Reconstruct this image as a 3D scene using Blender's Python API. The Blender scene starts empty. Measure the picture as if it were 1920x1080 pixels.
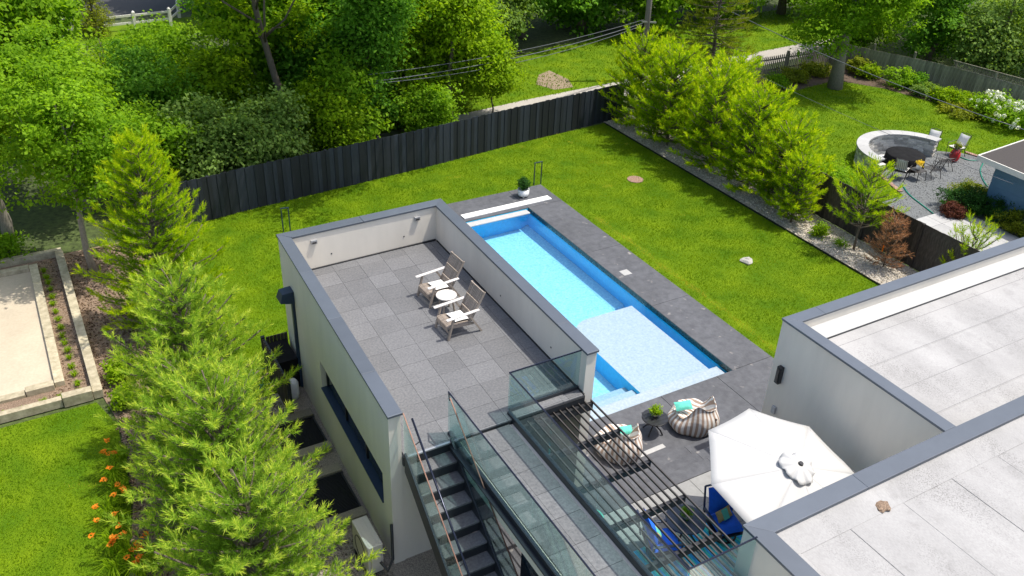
import bpy, math, random
import numpy as np
from mathutils import Vector, Matrix

scene = bpy.context.scene
col = scene.collection
RND = random.Random(7)
NR = np.random.default_rng(11)

# ------------------------------------------------------------------ camera
R = np.array([[0.86817979, -0.23130902, 0.4390444],
              [-0.49479248, -0.47123539, 0.73014903],
              [0.0380032, -0.8511365, -0.523567]])      # rows: world axes in camera axes (right, down, forward)
FPX = 1669.09
CAMH = 16.0
cam_d = bpy.data.cameras.new('camera'); cam = bpy.data.objects.new('camera', cam_d); col.objects.link(cam)
cam_d.sensor_width = 36.0; cam_d.lens = FPX / 1920 * 36.0; cam_d.clip_start = 0.1; cam_d.clip_end = 2000
xa, ya, za = R[:, 0], -R[:, 1], -R[:, 2]
cam.matrix_world = Matrix(((xa[0], ya[0], za[0], 0), (xa[1], ya[1], za[1], 0), (xa[2], ya[2], za[2], CAMH), (0, 0, 0, 1)))
scene.camera = cam
scene.render.resolution_x = 1024; scene.render.resolution_y = 576

# ------------------------------------------------------------------ sky, sun, exposure
SUN = Vector((0.385, -0.15, 1.0)).normalized()
world = bpy.data.worlds.new('World'); scene.world = world; world.use_nodes = True
wn = world.node_tree.nodes; wl = world.node_tree.links
sky = wn.new('ShaderNodeTexSky'); sky.sky_type = 'NISHITA'; sky.sun_disc = False
sky.sun_elevation = math.asin(SUN.z); sky.sun_rotation = math.atan2(SUN.x, SUN.y)
sky.air_density = 1.0; sky.dust_density = 3.0; sky.ozone_density = 0.4
wn['Background'].inputs['Strength'].default_value = 0.15
wl.new(sky.outputs[0], wn['Background'].inputs['Color'])
sd = bpy.data.lights.new('sun', 'SUN'); so = bpy.data.objects.new('sun', sd); col.objects.link(so)
sd.energy = 3.35; sd.angle = math.radians(0.53); sd.color = (1.0, 0.95, 0.86)
so.rotation_euler = (-SUN).to_track_quat('-Z', 'Y').to_euler(); so.location = (20, 0, 60)
scene.view_settings.view_transform = 'Standard'; scene.view_settings.look = 'None'
scene.view_settings.gamma = 1.0; scene.view_settings.use_curve_mapping = False
scene.view_settings.exposure = 0.56
try:
    scene.cycles.transparent_max_bounces = 24; scene.cycles.max_bounces = 10
except Exception:
    pass


def P(px, py, z=0.0):
    """photo pixel (1920 wide) -> point on the level z"""
    d = R @ np.array([px - 960, py - 540, FPX]); t = (CAMH - z) / -d[2]
    return Vector((d[0] * t, d[1] * t, z))


# ------------------------------------------------------------------ helpers
def tag(o, label=None, cat=None, group=None, kind=None):
    if label: o['label'] = label
    if cat: o['category'] = cat
    if group: o['group'] = group
    if kind: o['kind'] = kind
    return o


def thing(name, label, cat, loc=(0, 0, 0), rz=0.0, group=None):
    o = bpy.data.objects.new(name, None); col.objects.link(o)
    o.location = loc; o.rotation_euler = (0, 0, rz); o.empty_display_size = 0.2
    return tag(o, label, cat, group)


def link(name, me, parent=None, loc=None, rot=None, scale=None):
    o = bpy.data.objects.new(name, me); col.objects.link(o)
    if parent: o.parent = parent
    if loc is not None: o.location = loc
    if rot is not None: o.rotation_euler = rot
    if scale is not None: o.scale = scale
    return o


def copy_tree(o, parent=None):
    c = o.copy(); col.objects.link(c); c.parent = parent
    for ch in list(o.children): copy_tree(ch, c)
    return c


def root_of(o):
    while o.parent: o = o.parent
    return o


class MB:
    def __init__(s): s.v = []; s.f = []
    def add(s, v, f):
        n = len(s.v); s.v += [tuple(p) for p in v]; s.f += [tuple(i + n for i in q) for q in f]; return s
    def hexa(s, a, b):      # two quads (bottom, top), both counter-clockwise from above
        return s.add(list(a) + list(b), [(3, 2, 1, 0), (4, 5, 6, 7), (0, 1, 5, 4), (1, 2, 6, 5), (2, 3, 7, 6), (3, 0, 4, 7)])
    def box(s, x0, x1, y0, y1, z0, z1):
        x0, x1 = min(x0, x1), max(x0, x1); y0, y1 = min(y0, y1), max(y0, y1)
        return s.hexa([(x0, y0, z0), (x1, y0, z0), (x1, y1, z0), (x0, y1, z0)], [(x0, y0, z1), (x1, y0, z1), (x1, y1, z1), (x0, y1, z1)])
    def prism(s, pts, z0, z1):
        n = len(pts); v = [(p[0], p[1], z0) for p in pts] + [(p[0], p[1], z1) for p in pts]
        return s.add(v, [tuple(range(n))[::-1], tuple(range(n, 2 * n))] + [(i, (i + 1) % n, (i + 1) % n + n, i + n) for i in range(n)])
    def bar(s, a, b, w, h, up=(0, 0, 1)):   # rectangular bar from a to b: w sideways, h along up
        a = Vector(a); b = Vector(b); d = (b - a).normalized(); u = Vector(up)
        sd_ = d.cross(u)
        if sd_.length < 1e-4: sd_ = d.cross(Vector((1, 0, 0)))
        sd_.normalize(); u = sd_.cross(d).normalized()
        q = lambda c: [c - sd_ * w / 2 - u * h / 2, c + sd_ * w / 2 - u * h / 2, c + sd_ * w / 2 + u * h / 2, c - sd_ * w / 2 + u * h / 2]
        return s.add(q(a) + q(b), [(3, 2, 1, 0), (4, 5, 6, 7), (0, 1, 5, 4), (1, 2, 6, 5), (2, 3, 7, 6), (3, 0, 4, 7)])
    def tube(s, pts, r, n=8, cap=True):
        pts = [Vector(p) for p in pts]
        rs = r if isinstance(r, (list, tuple)) else [r] * len(pts)
        v = []; f = []; prev = None
        for i, p in enumerate(pts):
            d = (pts[min(i + 1, len(pts) - 1)] - pts[max(i - 1, 0)]).normalized()
            if prev is None:
                x = d.orthogonal().normalized()
            else:
                x = (prev - d * prev.dot(d)).normalized()
            prev = x; y = d.cross(x)
            for k in range(n):
                a = 2 * math.pi * k / n; v.append(p + (x * math.cos(a) + y * math.sin(a)) * rs[i])
        for i in range(len(pts) - 1):
            for k in range(n):
                f.append((i * n + k, i * n + (k + 1) % n, (i + 1) * n + (k + 1) % n, (i + 1) * n + k))
        if cap: f.append(tuple(range(n))[::-1]); f.append(tuple(range((len(pts) - 1) * n, len(pts) * n)))
        return s.add(v, f)
    def lathe(s, prof, n=24, c=(0, 0, 0), fn=None):
        v = []; f = []
        for i, (r, z) in enumerate(prof):
            for k in range(n):
                a = 2 * math.pi * k / n; rr, zz = (r, z) if fn is None else fn(r, z, a, i)
                v.append((c[0] + rr * math.cos(a), c[1] + rr * math.sin(a), c[2] + zz))
        for i in range(len(prof) - 1):
            for k in range(n): f.append((i * n + k, i * n + (k + 1) % n, (i + 1) * n + (k + 1) % n, (i + 1) * n + k))
        f.append(tuple(range(n))[::-1]); f.append(tuple(range((len(prof) - 1) * n, len(prof) * n)))
        return s.add(v, f)
    def mesh(s, name, mat, smooth=False, off=(0, 0, 0)):
        me = bpy.data.meshes.new(name)
        me.from_pydata([(p[0] - off[0], p[1] - off[1], p[2] - off[2]) for p in s.v], [], s.f)
        me.materials.append(mat); me.update()
        if smooth: me.polygons.foreach_set('use_smooth', [True] * len(me.polygons))
        return me
    def build(s, name, mat, parent=None, smooth=False, bevel=0.0, world=False, subsurf=0):
        off = root_of(parent).location if (parent and world) else (0, 0, 0)
        o = link(name, s.mesh(name, mat, smooth, off), parent)
        if bevel:
            m = o.modifiers.new('bevel', 'BEVEL'); m.width = bevel; m.segments = 2; m.limit_method = 'ANGLE'
        if subsurf:
            m = o.modifiers.new('subsurf', 'SUBSURF'); m.levels = subsurf; m.render_levels = subsurf
        return o


def single(name, label, cat, mb, mat, loc=(0, 0, 0), rz=0, group=None, **k):
    o = mb.build(name, mat, **k); o.location = loc; o.rotation_euler = (0, 0, rz)
    return tag(o, label, cat, group)


def struct(name, mb, mat, parent=None, **k):
    o = mb.build(name, mat, parent, **k)
    if not parent: o['kind'] = 'structure'
    return o


# ------------------------------------------------------------------ materials
def new_mat(name):
    m = bpy.data.materials.new(name); m.use_nodes = True; return m, m.node_tree.nodes, m.node_tree.links


def M(name, c, rough=0.6, var=0.12, scale=6.0, c2=None, big=0.0, bigscale=0.5, bump=0.0, bscale=60.0, metal=0.0, orand=0.0, spec=0.5, stretch=None, detail=5):
    m, n, l = new_mat(name); b = n['Principled BSDF']
    tc = n.new('ShaderNodeTexCoord'); src = tc.outputs['Object']
    if stretch:
        mp = n.new('ShaderNodeMapping'); mp.inputs['Scale'].default_value = stretch; l.new(src, mp.inputs[0]); src = mp.outputs[0]
    nz = n.new('ShaderNodeTexNoise'); nz.inputs['Scale'].default_value = scale; nz.inputs['Detail'].default_value = detail; nz.inputs['Roughness'].default_value = 0.65
    l.new(src, nz.inputs['Vector'])
    rp = n.new('ShaderNodeValToRGB'); rp.color_ramp.elements[0].position = 0.3; rp.color_ramp.elements[1].position = 0.7
    lo = [x * (1 - var) for x in c]; hi = [min(1, x * (1 + var)) for x in (c2 or c)]
    rp.color_ramp.elements[0].color = (*lo, 1); rp.color_ramp.elements[1].color = (*hi, 1)
    l.new(nz.outputs['Fac'], rp.inputs[0]); out = rp.outputs[0]
    def mul(out, fac_sock, amp):
        mr = n.new('ShaderNodeMapRange'); mr.inputs[1].default_value = 0.25; mr.inputs[2].default_value = 0.75
        mr.inputs[3].default_value = 1 - amp; mr.inputs[4].default_value = 1 + amp; l.new(fac_sock, mr.inputs[0])
        mx = n.new('ShaderNodeMix'); mx.data_type = 'RGBA'; mx.blend_type = 'MULTIPLY'; mx.inputs[0].default_value = 1
        l.new(out, mx.inputs[6]); l.new(mr.outputs[0], mx.inputs[7]); return mx.outputs[2]
    if big:
        n2 = n.new('ShaderNodeTexNoise'); n2.inputs['Scale'].default_value = bigscale; n2.inputs['Detail'].default_value = 4
        l.new(src, n2.inputs['Vector']); out = mul(out, n2.outputs['Fac'], big)
    if orand:
        oi = n.new('ShaderNodeObjectInfo'); out = mul(out, oi.outputs['Random'], orand)
    l.new(out, b.inputs['Base Color'])
    b.inputs['Roughness'].default_value = rough; b.inputs['Metallic'].default_value = metal
    b.inputs['Specular IOR Level'].default_value = spec
    if bump:
        n3 = n.new('ShaderNodeTexNoise'); n3.inputs['Scale'].default_value = bscale; n3.inputs['Detail'].default_value = 4
        l.new(src, n3.inputs['Vector'])
        bp = n.new('ShaderNodeBump'); bp.inputs['Strength'].default_value = bump; bp.inputs['Distance'].default_value = 0.02
        l.new(n3.outputs['Fac'], bp.inputs['Height']); l.new(bp.outputs[0], b.inputs['Normal'])
    return m


def foliage_mat(name, dark, light, trans=0.35, rough=0.5, tip=None):
    """leaf material: 'tint' mesh attribute picks between two greens; light also passes through the leaf"""
    m, n, l = new_mat(name); b = n['Principled BSDF']
    at = n.new('ShaderNodeAttribute'); at.attribute_name = 'tint'
    rp = n.new('ShaderNodeValToRGB'); rp.color_ramp.elements[0].color = (*dark, 1); rp.color_ramp.elements[1].color = (*light, 1)
    if tip:
        e = rp.color_ramp.elements.new(0.85); e.color = (*light, 1); rp.color_ramp.elements[-1].color = (*tip, 1)
    l.new(at.outputs['Fac'], rp.inputs[0])
    l.new(rp.outputs[0], b.inputs['Base Color']); b.inputs['Roughness'].default_value = rough; b.inputs['Specular IOR Level'].default_value = 0.06
    tr = n.new('ShaderNodeBsdfTranslucent')
    mx0 = n.new('ShaderNodeMix'); mx0.data_type = 'RGBA'; mx0.blend_type = 'MULTIPLY'; mx0.inputs[0].default_value = 1
    l.new(rp.outputs[0], mx0.inputs[6]); mx0.inputs[7].default_value = (1.5, 1.45, 0.5, 1); l.new(mx0.outputs[2], tr.inputs[0])
    mx = n.new('ShaderNodeMixShader'); mx.inputs[0].default_value = trans
    l.new(b.outputs[0], mx.inputs[1]); l.new(tr.outputs[0], mx.inputs[2]); l.new(mx.outputs[0], n['Material Output'].inputs[0])
    return m


def schlick(n, l, f0, nrm=None):
    lw = n.new('ShaderNodeLayerWeight'); lw.inputs[0].default_value = 0.5
    if nrm: l.new(nrm, lw.inputs['Normal'])
    pw = n.new('ShaderNodeMath'); pw.operation = 'POWER'; pw.inputs[1].default_value = 4.0; l.new(lw.outputs['Facing'], pw.inputs[0])
    mr = n.new('ShaderNodeMapRange'); mr.inputs[3].default_value = f0; mr.inputs[4].default_value = 1.0; l.new(pw.outputs[0], mr.inputs[0]); return mr.outputs[0]


def glass_mat(name, tint, refl=1.0, rough=0.0):
    m, n, l = new_mat(name)
    for x in list(n):
        if x.type == 'BSDF_PRINCIPLED': n.remove(x)
    t = n.new('ShaderNodeBsdfTransparent'); t.inputs[0].default_value = (*tint, 1)
    g = n.new('ShaderNodeBsdfGlossy'); g.inputs['Roughness'].default_value = rough; g.inputs[0].default_value = (refl, refl, refl, 1)
    fac = schlick(n, l, 0.085)
    mx = n.new('ShaderNodeMixShader'); l.new(fac, mx.inputs[0]); l.new(t.outputs[0], mx.inputs[1]); l.new(g.outputs[0], mx.inputs[2])
    l.new(mx.outputs[0], n['Material Output'].inputs[0]); return m


MT = {}
MT['stucco'] = M('stucco', (0.69, 0.64, 0.555), 0.85, 0.03, 3, bump=0.15, bscale=150, big=0.06, bigscale=1.2, stretch=(1, 1, 0.25))
MT['coping'] = M('coping', (0.105, 0.122, 0.148), 0.45, 0.05, 2.5, big=0.05, metal=0.25, orand=0.05)
MT['tile'] = M('paver_tile', (0.105, 0.108, 0.115), 0.7, 0.15, 20, c2=(0.152, 0.153, 0.158), big=0.07, bigscale=1.6, bump=0.1, orand=0.09)
MT['concrete_dark'] = M('dark_stamped_concrete', (0.072, 0.075, 0.087), 0.7, 0.15, 4, c2=(0.090, 0.093, 0.104), big=0.18, bigscale=0.7, bump=0.25, bscale=14)
def blotches(m):
    n, l = m.node_tree.nodes, m.node_tree.links; b = n['Principled BSDF']; src = b.inputs['Base Color'].links[0].from_socket
    tc = n.new('ShaderNodeTexCoord'); z = n.new('ShaderNodeTexNoise'); z.inputs['Scale'].default_value = 2.6; z.inputs['Detail'].default_value = 6; l.new(tc.outputs['Object'], z.inputs['Vector'])
    r = n.new('ShaderNodeValToRGB'); r.color_ramp.elements[0].position = 0.66; r.color_ramp.elements[1].position = 0.74; r.color_ramp.elements[1].color = (0.75, 0.75, 0.75, 1); l.new(z.outputs['Fac'], r.inputs[0])
    mx = n.new('ShaderNodeMix'); mx.data_type = 'RGBA'; l.new(r.outputs[0], mx.inputs[0]); l.new(src, mx.inputs[6]); mx.inputs[7].default_value = (0.30, 0.28, 0.26, 1); l.new(mx.outputs[2], b.inputs['Base Color'])


blotches(MT['concrete_dark'])
MT['seam'] = M('dark_seam', (0.22, 0.22, 0.22), 0.9, 0.3, 20)
def dirt(m, sc_f, sc_b, amt):
    n, l = m.node_tree.nodes, m.node_tree.links; b = n['Principled BSDF']; src = b.inputs['Base Color'].links[0].from_socket
    tc = n.new('ShaderNodeTexCoord'); z = n.new('ShaderNodeTexNoise'); z.inputs['Scale'].default_value = sc_f; z.inputs['Detail'].default_value = 3; l.new(tc.outputs['Object'], z.inputs['Vector'])
    mp = n.new('ShaderNodeMapping'); mp.inputs['Scale'].default_value = (1.6, 0.5, 1); mp.inputs['Rotation'].default_value = (0, 0, 0.5); l.new(tc.outputs['Object'], mp.inputs[0])
    y = n.new('ShaderNodeTexNoise'); y.inputs['Scale'].default_value = sc_b; y.inputs['Detail'].default_value = 5; l.new(mp.outputs[0], y.inputs['Vector'])
    r1 = n.new('ShaderNodeValToRGB'); r1.color_ramp.elements[0].position = 0.5; r1.color_ramp.elements[1].position = 0.62; l.new(z.outputs['Fac'], r1.inputs[0])
    r2 = n.new('ShaderNodeValToRGB'); r2.color_ramp.elements[0].position = 0.45; r2.color_ramp.elements[1].position = 0.7; l.new(y.outputs['Fac'], r2.inputs[0])
    mu = n.new('ShaderNodeMath'); mu.operation = 'MULTIPLY'; l.new(r1.outputs[0], mu.inputs[0]); l.new(r2.outputs[0], mu.inputs[1])
    m2 = n.new('ShaderNodeMath'); m2.operation = 'MULTIPLY'; m2.inputs[1].default_value = amt; l.new(mu.outputs[0], m2.inputs[0])
    mx = n.new('ShaderNodeMix'); mx.data_type = 'RGBA'; l.new(m2.outputs[0], mx.inputs[0]); l.new(src, mx.inputs[6]); mx.inputs[7].default_value = (0.10, 0.095, 0.09, 1); l.new(mx.outputs[2], b.inputs['Base Color'])


MT['stone_pale'] = M('pale_patio_stone', (0.27, 0.27, 0.265), 0.8, 0.1, 7, big=0.06, orand=0.08)
MT['black_metal'] = M('black_metal', (0.018, 0.019, 0.022), 0.4, 0.1, 5)
MT['bronze_metal'] = M('bronze_metal', (0.052, 0.046, 0.042), 0.45, 0.1, 5)
MT['copper_edge'] = M('copper_edge', (0.16, 0.085, 0.06), 0.4, 0.1, 5, metal=0.4)
MT['steel'] = M('galvanised_steel', (0.42, 0.43, 0.44), 0.4, 0.05, 5, metal=0.6)
MT['dark_channel'] = M('dark_channel', (0.03, 0.034, 0.04), 0.35, 0.1, 4, metal=0.3)
MT['blue_rail'] = M('dark_handrail', (0.02, 0.025, 0.045), 0.25, 0.1, 4, metal=0.5)
MT['glass'] = glass_mat('guard_glass', (0.78, 0.915, 0.91))
MT['window'] = M('dark_window_glass', (0.012, 0.02, 0.03), 0.04, 0.1, 1, spec=0.9)
MT['membrane'] = M('roof_membrane', (0.315, 0.31, 0.305), 0.9, 0.05, 30, c2=(0.355, 0.35, 0.345), big=0.16, bigscale=0.9, bump=0.1, bscale=90, orand=0.0, stretch=(1.3, 0.55, 1))
dirt(MT['membrane'], 40, 0.8, 0.55)
dirt(MT['membrane'], 4, 1.7, 0.22)
MT['flashing'] = M('white_flashing', (0.46, 0.46, 0.445), 0.75, 0.04, 8, big=0.06)
MT['teak'] = M('weathered_teak', (0.30, 0.25, 0.205), 0.75, 0.2, 10, orand=0.12, stretch=(1, 1, 6))
MT['teak_pale'] = M('sunlit_weathered_teak', (0.58, 0.55, 0.52), 0.7, 0.08, 10)  # weathered teak, colour also lightened for sunlit upper faces
MT['cushion'] = M('white_cushion', (0.74, 0.73, 0.70), 0.9, 0.04, 20, bump=0.1, bscale=30)
MT['cushion_trim'] = M('dark_trim', (0.06, 0.05, 0.045), 0.8, 0.1)
MT['teal'] = M('teal_fabric', (0.11, 0.52, 0.42), 0.85, 0.12, 14)
MT['canvas'] = M('white_canvas', (0.47, 0.47, 0.465), 0.85, 0.02, 4, bump=0.08, bscale=5)
MT['blue'] = M('blue_fabric', (0.008, 0.13, 0.72), 0.8, 0.12, 12, bump=0.1, bscale=80)
MT['navy'] = M('navy_metal', (0.015, 0.035, 0.07), 0.45, 0.1)
MT['tan'] = M('tan_weave', (0.48, 0.35, 0.15), 0.85, 0.2, 60)
MT['white_pl'] = M('white_plastic', (0.78, 0.78, 0.77), 0.5, 0.03)
MT['grey_vinyl'] = M('grey_vinyl', (0.42, 0.42, 0.42), 0.6, 0.06)
MT['fence'] = M('black_stained_board', (0.015, 0.019, 0.027), 0.7, 0.35, 5, orand=0.45, stretch=(6, 6, 0.7))
MT['fence_brown'] = M('dark_weathered_board', (0.028, 0.024, 0.021), 0.75, 0.35, 5, orand=0.3, stretch=(6, 6, 0.7), c2=(0.06, 0.05, 0.042))
MT['wood_grey'] = M('grey_weathered_wood', (0.20, 0.18, 0.14), 0.85, 0.25, 6, orand=0.2, stretch=(6, 6, 0.6))
MT['wood_green'] = M('mossy_fence_board', (0.15, 0.14, 0.085), 0.9, 0.3, 4, c2=(0.26, 0.25, 0.20), orand=0.2, stretch=(5, 5, 0.5))
MT['timber'] = M('landscape_timber', (0.36, 0.31, 0.20), 0.85, 0.2, 5, c2=(0.48, 0.42, 0.30), big=0.12, orand=0.12)
MT['white_paint'] = M('white_paint', (0.72, 0.70, 0.63), 0.7, 0.06)
MT['sand'] = M('court_sand', (0.47, 0.40, 0.30), 0.95, 0.08, 14, big=0.14, bigscale=0.7)
MT['mulch'] = M('mulch', (0.13, 0.085, 0.055), 0.95, 0.45, 38, c2=(0.26, 0.185, 0.13), big=0.15, bump=0.8, bscale=45)
MT['mulch_dark'] = M('dark_mulch', (0.06, 0.042, 0.03), 0.95, 0.4, 30, c2=(0.12, 0.08, 0.055), bump=0.8, bscale=40)
MT['gravel_w'] = M('pale_gravel_bed', (0.30, 0.27, 0.22), 0.95, 0.35, 30, c2=(0.48, 0.44, 0.38), big=0.15, bump=0.8, bscale=35)
MT['gravel_g'] = M('grey_gravel', (0.115, 0.125, 0.13), 0.95, 0.2, 30, c2=(0.16, 0.168, 0.17), bump=0.5, bscale=30, big=0.08)
MT['gravel_b'] = M('brown_gravel_bed', (0.16, 0.14, 0.115), 0.95, 0.4, 34, c2=(0.28, 0.25, 0.21), bump=0.8, bscale=40)
MT['path'] = M('gravel_path', (0.36, 0.335, 0.30), 0.95, 0.12, 12, big=0.1, bump=0.3)
MT['asphalt'] = M('asphalt', (0.05, 0.05, 0.05), 0.9, 0.15, 20, big=0.1)
MT['mud'] = M('bare_soil', (0.24, 0.185, 0.125), 0.95, 0.06, 3, big=0.15)
MT['brick'] = M('edging_brick', (0.36, 0.22, 0.17), 0.9, 0.2, 12, orand=0.2)
MT['limestone'] = M('limestone_block', (0.52, 0.50, 0.45), 0.9, 0.2, 9, orand=0.3, bump=0.4, bscale=20)
MT['cap'] = M('stone_cap', (0.38, 0.38, 0.375), 0.8, 0.08, 9, orand=0.06)
MT['bark'] = M('bark', (0.15, 0.12, 0.09), 0.95, 0.35, 8, bump=0.8, bscale=20, stretch=(4, 4, 1))
MT['bark_pale'] = M('pale_bark', (0.24, 0.21, 0.17), 0.95, 0.3, 8, bump=0.6, bscale=20, stretch=(4, 4, 1))
MT['pole'] = M('pole_wood', (0.20, 0.18, 0.16), 0.9, 0.15, 8, stretch=(5, 5, 0.5))
MT['wire'] = M('wire', (0.10, 0.11, 0.12), 0.5, 0.1)
MT['hose'] = M('green_hose', (0.01, 0.20, 0.14), 0.4, 0.1)
MT['red'] = M('red_glaze', (0.55, 0.015, 0.02), 0.25, 0.08)
MT['cover'] = M('black_cover_cloth', (0.012, 0.012, 0.013), 0.9, 0.3, 5, spec=0.15)
MT['blue_siding'] = M('blue_siding', (0.10, 0.21, 0.33), 0.6, 0.05, 5, orand=0.05)
MT['shingle'] = M('brown_shingle', (0.055, 0.048, 0.045), 0.95, 0.25, 30)
MT['beige_metal'] = M('beige_metal', (0.52, 0.49, 0.42), 0.5, 0.04, 4)
MT['pot_black'] = M('black_soil', (0.02, 0.015, 0.01), 0.95, 0.3, 30)
MT['dead'] = M('dead_needles', (0.28, 0.12, 0.045), 0.9, 0.3, 12, c2=(0.36, 0.17, 0.07))
MT['orange'] = foliage_mat('orange_petal', (0.65, 0.16, 0.01), (0.85, 0.32, 0.03), 0.3)
MT['redpetal'] = foliage_mat('red_petal', (0.6, 0.01, 0.03), (0.8, 0.05, 0.08), 0.3)
MT['whitepetal'] = foliage_mat('white_petal', (0.62, 0.66, 0.58), (0.86, 0.88, 0.82), 0.2)
MT['yellowpetal'] = foliage_mat('yellow_petal', (0.7, 0.5, 0.03), (0.85, 0.7, 0.1), 0.3)
MT['leaf_mid'] = foliage_mat('leaf_mid', (0.085, 0.200, 0.008), (0.300, 0.500, 0.026), 0.5)
MT['leaf_dark'] = foliage_mat('leaf_dark', (0.058, 0.170, 0.014), (0.200, 0.410, 0.038), 0.48)
MT['leaf_light'] = foliage_mat('leaf_light', (0.100, 0.205, 0.006), (0.330, 0.490, 0.015), 0.5)
MT['leaf_grey'] = foliage_mat('leaf_grey', (0.080, 0.165, 0.026), (0.280, 0.410, 0.095), 0.43)
MT['leaf_red'] = foliage_mat('leaf_red', (0.07, 0.03, 0.02), (0.20, 0.07, 0.05), 0.3)
MT['leaf_lime'] = foliage_mat('leaf_lime', (0.11, 0.16, 0.01), (0.30, 0.34, 0.03), 0.4)
MT['box_leaf'] = foliage_mat('boxwood_leaf', (0.0151, 0.0630, 0.0101), (0.0504, 0.1400, 0.0227), 0.25)
MT['pine_near'] = foliage_mat('pine_needle_near', (0.080, 0.165, 0.016), (0.285, 0.450, 0.050), 0.48, tip=(0.55, 0.64, 0.09))
MT['pine_lime'] = foliage_mat('pine_needle_lime', (0.080, 0.180, 0.004), (0.300, 0.460, 0.008), 0.48, tip=(0.50, 0.59, 0.016))
MT['spruce'] = foliage_mat('spruce_needle', (0.050, 0.095, 0.006), (0.170, 0.225, 0.012), 0.35, tip=(0.26, 0.30, 0.02))
MT['blade'] = foliage_mat('grass_blade', (0.068, 0.165, 0.001), (0.205, 0.305, 0.002), 0.4, rough=0.7, tip=(0.46, 0.42, 0.05))


def lawn_mat(name):
    m, n, l = new_mat(name); b = n['Principled BSDF']; tc = n.new('ShaderNodeTexCoord')
    def noise(sc, det=4):
        z = n.new('ShaderNodeTexNoise'); z.inputs['Scale'].default_value = sc; z.inputs['Detail'].default_value = det; l.new(tc.outputs['Object'], z.inputs['Vector']); return z.outputs['Fac']
    r1 = n.new('ShaderNodeValToRGB'); r1.color_ramp.elements[0].position = 0.32; r1.color_ramp.elements[1].position = 0.7
    r1.color_ramp.elements[0].color = (0.072, 0.155, 0.002, 1); r1.color_ramp.elements[1].color = (0.15, 0.235, 0.003, 1)
    l.new(noise(0.9, 6), r1.inputs[0])
    r2 = n.new('ShaderNodeValToRGB'); r2.color_ramp.elements[0].position = 0.35; r2.color_ramp.elements[1].position = 0.65
    r2.color_ramp.elements[0].color = (0.75, 0.77, 0.7, 1); r2.color_ramp.elements[1].color = (1.15, 1.12, 1.1, 1)
    l.new(noise(22, 5), r2.inputs[0])
    mx = n.new('ShaderNodeMix'); mx.data_type = 'RGBA'; mx.blend_type = 'MULTIPLY'; mx.inputs[0].default_value = 1
    l.new(r1.outputs[0], mx.inputs[6]); l.new(r2.outputs[0], mx.inputs[7]); l.new(mx.outputs[2], b.inputs['Base Color'])
    b.inputs['Roughness'].default_value = 0.9; b.inputs['Specular IOR Level'].default_value = 0.15
    bp = n.new('ShaderNodeBump'); bp.inputs['Strength'].default_value = 0.8; bp.inputs['Distance'].default_value = 0.04
    l.new(noise(40, 3), bp.inputs['Height']); l.new(bp.outputs[0], b.inputs['Normal']); return m


MT['lawn'] = lawn_mat('lawn_grass')
MT['forest'] = M('forest_floor', (0.035, 0.05, 0.012), 0.95, 0.4, 5, c2=(0.06, 0.085, 0.02), big=0.3, bigscale=0.3, bump=0.5)


def pool_mat(name, c, c2, sc):
    return M(name, c, 0.6, 0.04, sc, c2=c2, detail=3)


MT['pool_floor'] = pool_mat('pool_plaster_floor', (0.40, 0.57, 0.68), (0.70, 0.78, 0.81), 13)
MT['pool_wall'] = pool_mat('pool_plaster_wall', (0.015, 0.50, 0.80), (0.02, 0.55, 0.84), 8)
MT['pool_shelf'] = pool_mat('pool_plaster_shelf', (0.30, 0.36, 0.42), (0.41, 0.45, 0.49), 14)


def mosaic():
    m, n, l = new_mat('waterline_mosaic'); b = n['Principled BSDF']; tc = n.new('ShaderNodeTexCoord')
    v = n.new('ShaderNodeTexVoronoi'); v.inputs['Scale'].default_value = 26; l.new(tc.outputs['Object'], v.inputs['Vector'])
    r = n.new('ShaderNodeValToRGB'); r.color_ramp.elements[0].color = (0.004, 0.012, 0.014, 1); r.color_ramp.elements[1].color = (0.03, 0.08, 0.085, 1)
    l.new(v.outputs['Color'], r.inputs[0]); l.new(r.outputs[0], b.inputs['Base Color']); b.inputs['Roughness'].default_value = 0.25; return m


MT['mosaic'] = mosaic()


def water_mat():
    m, n, l = new_mat('pool_water')
    for x in list(n):
        if x.type == 'BSDF_PRINCIPLED': n.remove(x)
    t = n.new('ShaderNodeBsdfTransparent'); g = n.new('ShaderNodeBsdfGlossy'); g.inputs['Roughness'].default_value = 0.03
    tc = n.new('ShaderNodeTexCoord'); nz = n.new('ShaderNodeTexNoise'); nz.inputs['Scale'].default_value = 5; nz.inputs['Detail'].default_value = 3; l.new(tc.outputs['Object'], nz.inputs['Vector'])
    bp = n.new('ShaderNodeBump'); bp.inputs['Strength'].default_value = 0.15; bp.inputs['Distance'].default_value = 0.05; l.new(nz.outputs['Fac'], bp.inputs['Height'])
    l.new(bp.outputs[0], g.inputs['Normal'])
    mx = n.new('ShaderNodeMixShader'); l.new(schlick(n, l, 0.02, bp.outputs[0]), mx.inputs[0]); l.new(t.outputs[0], mx.inputs[1]); l.new(g.outputs[0], mx.inputs[2])
    l.new(mx.outputs[0], n['Material Output'].inputs[0])
    va = n.new('ShaderNodeVolumeAbsorption'); va.inputs[0].default_value = (0.16, 0.78, 0.98, 1); va.inputs[1].default_value = 0.58
    l.new(va.outputs[0], n['Material Output'].inputs[1]); return m


MT['water'] = water_mat()


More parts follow.
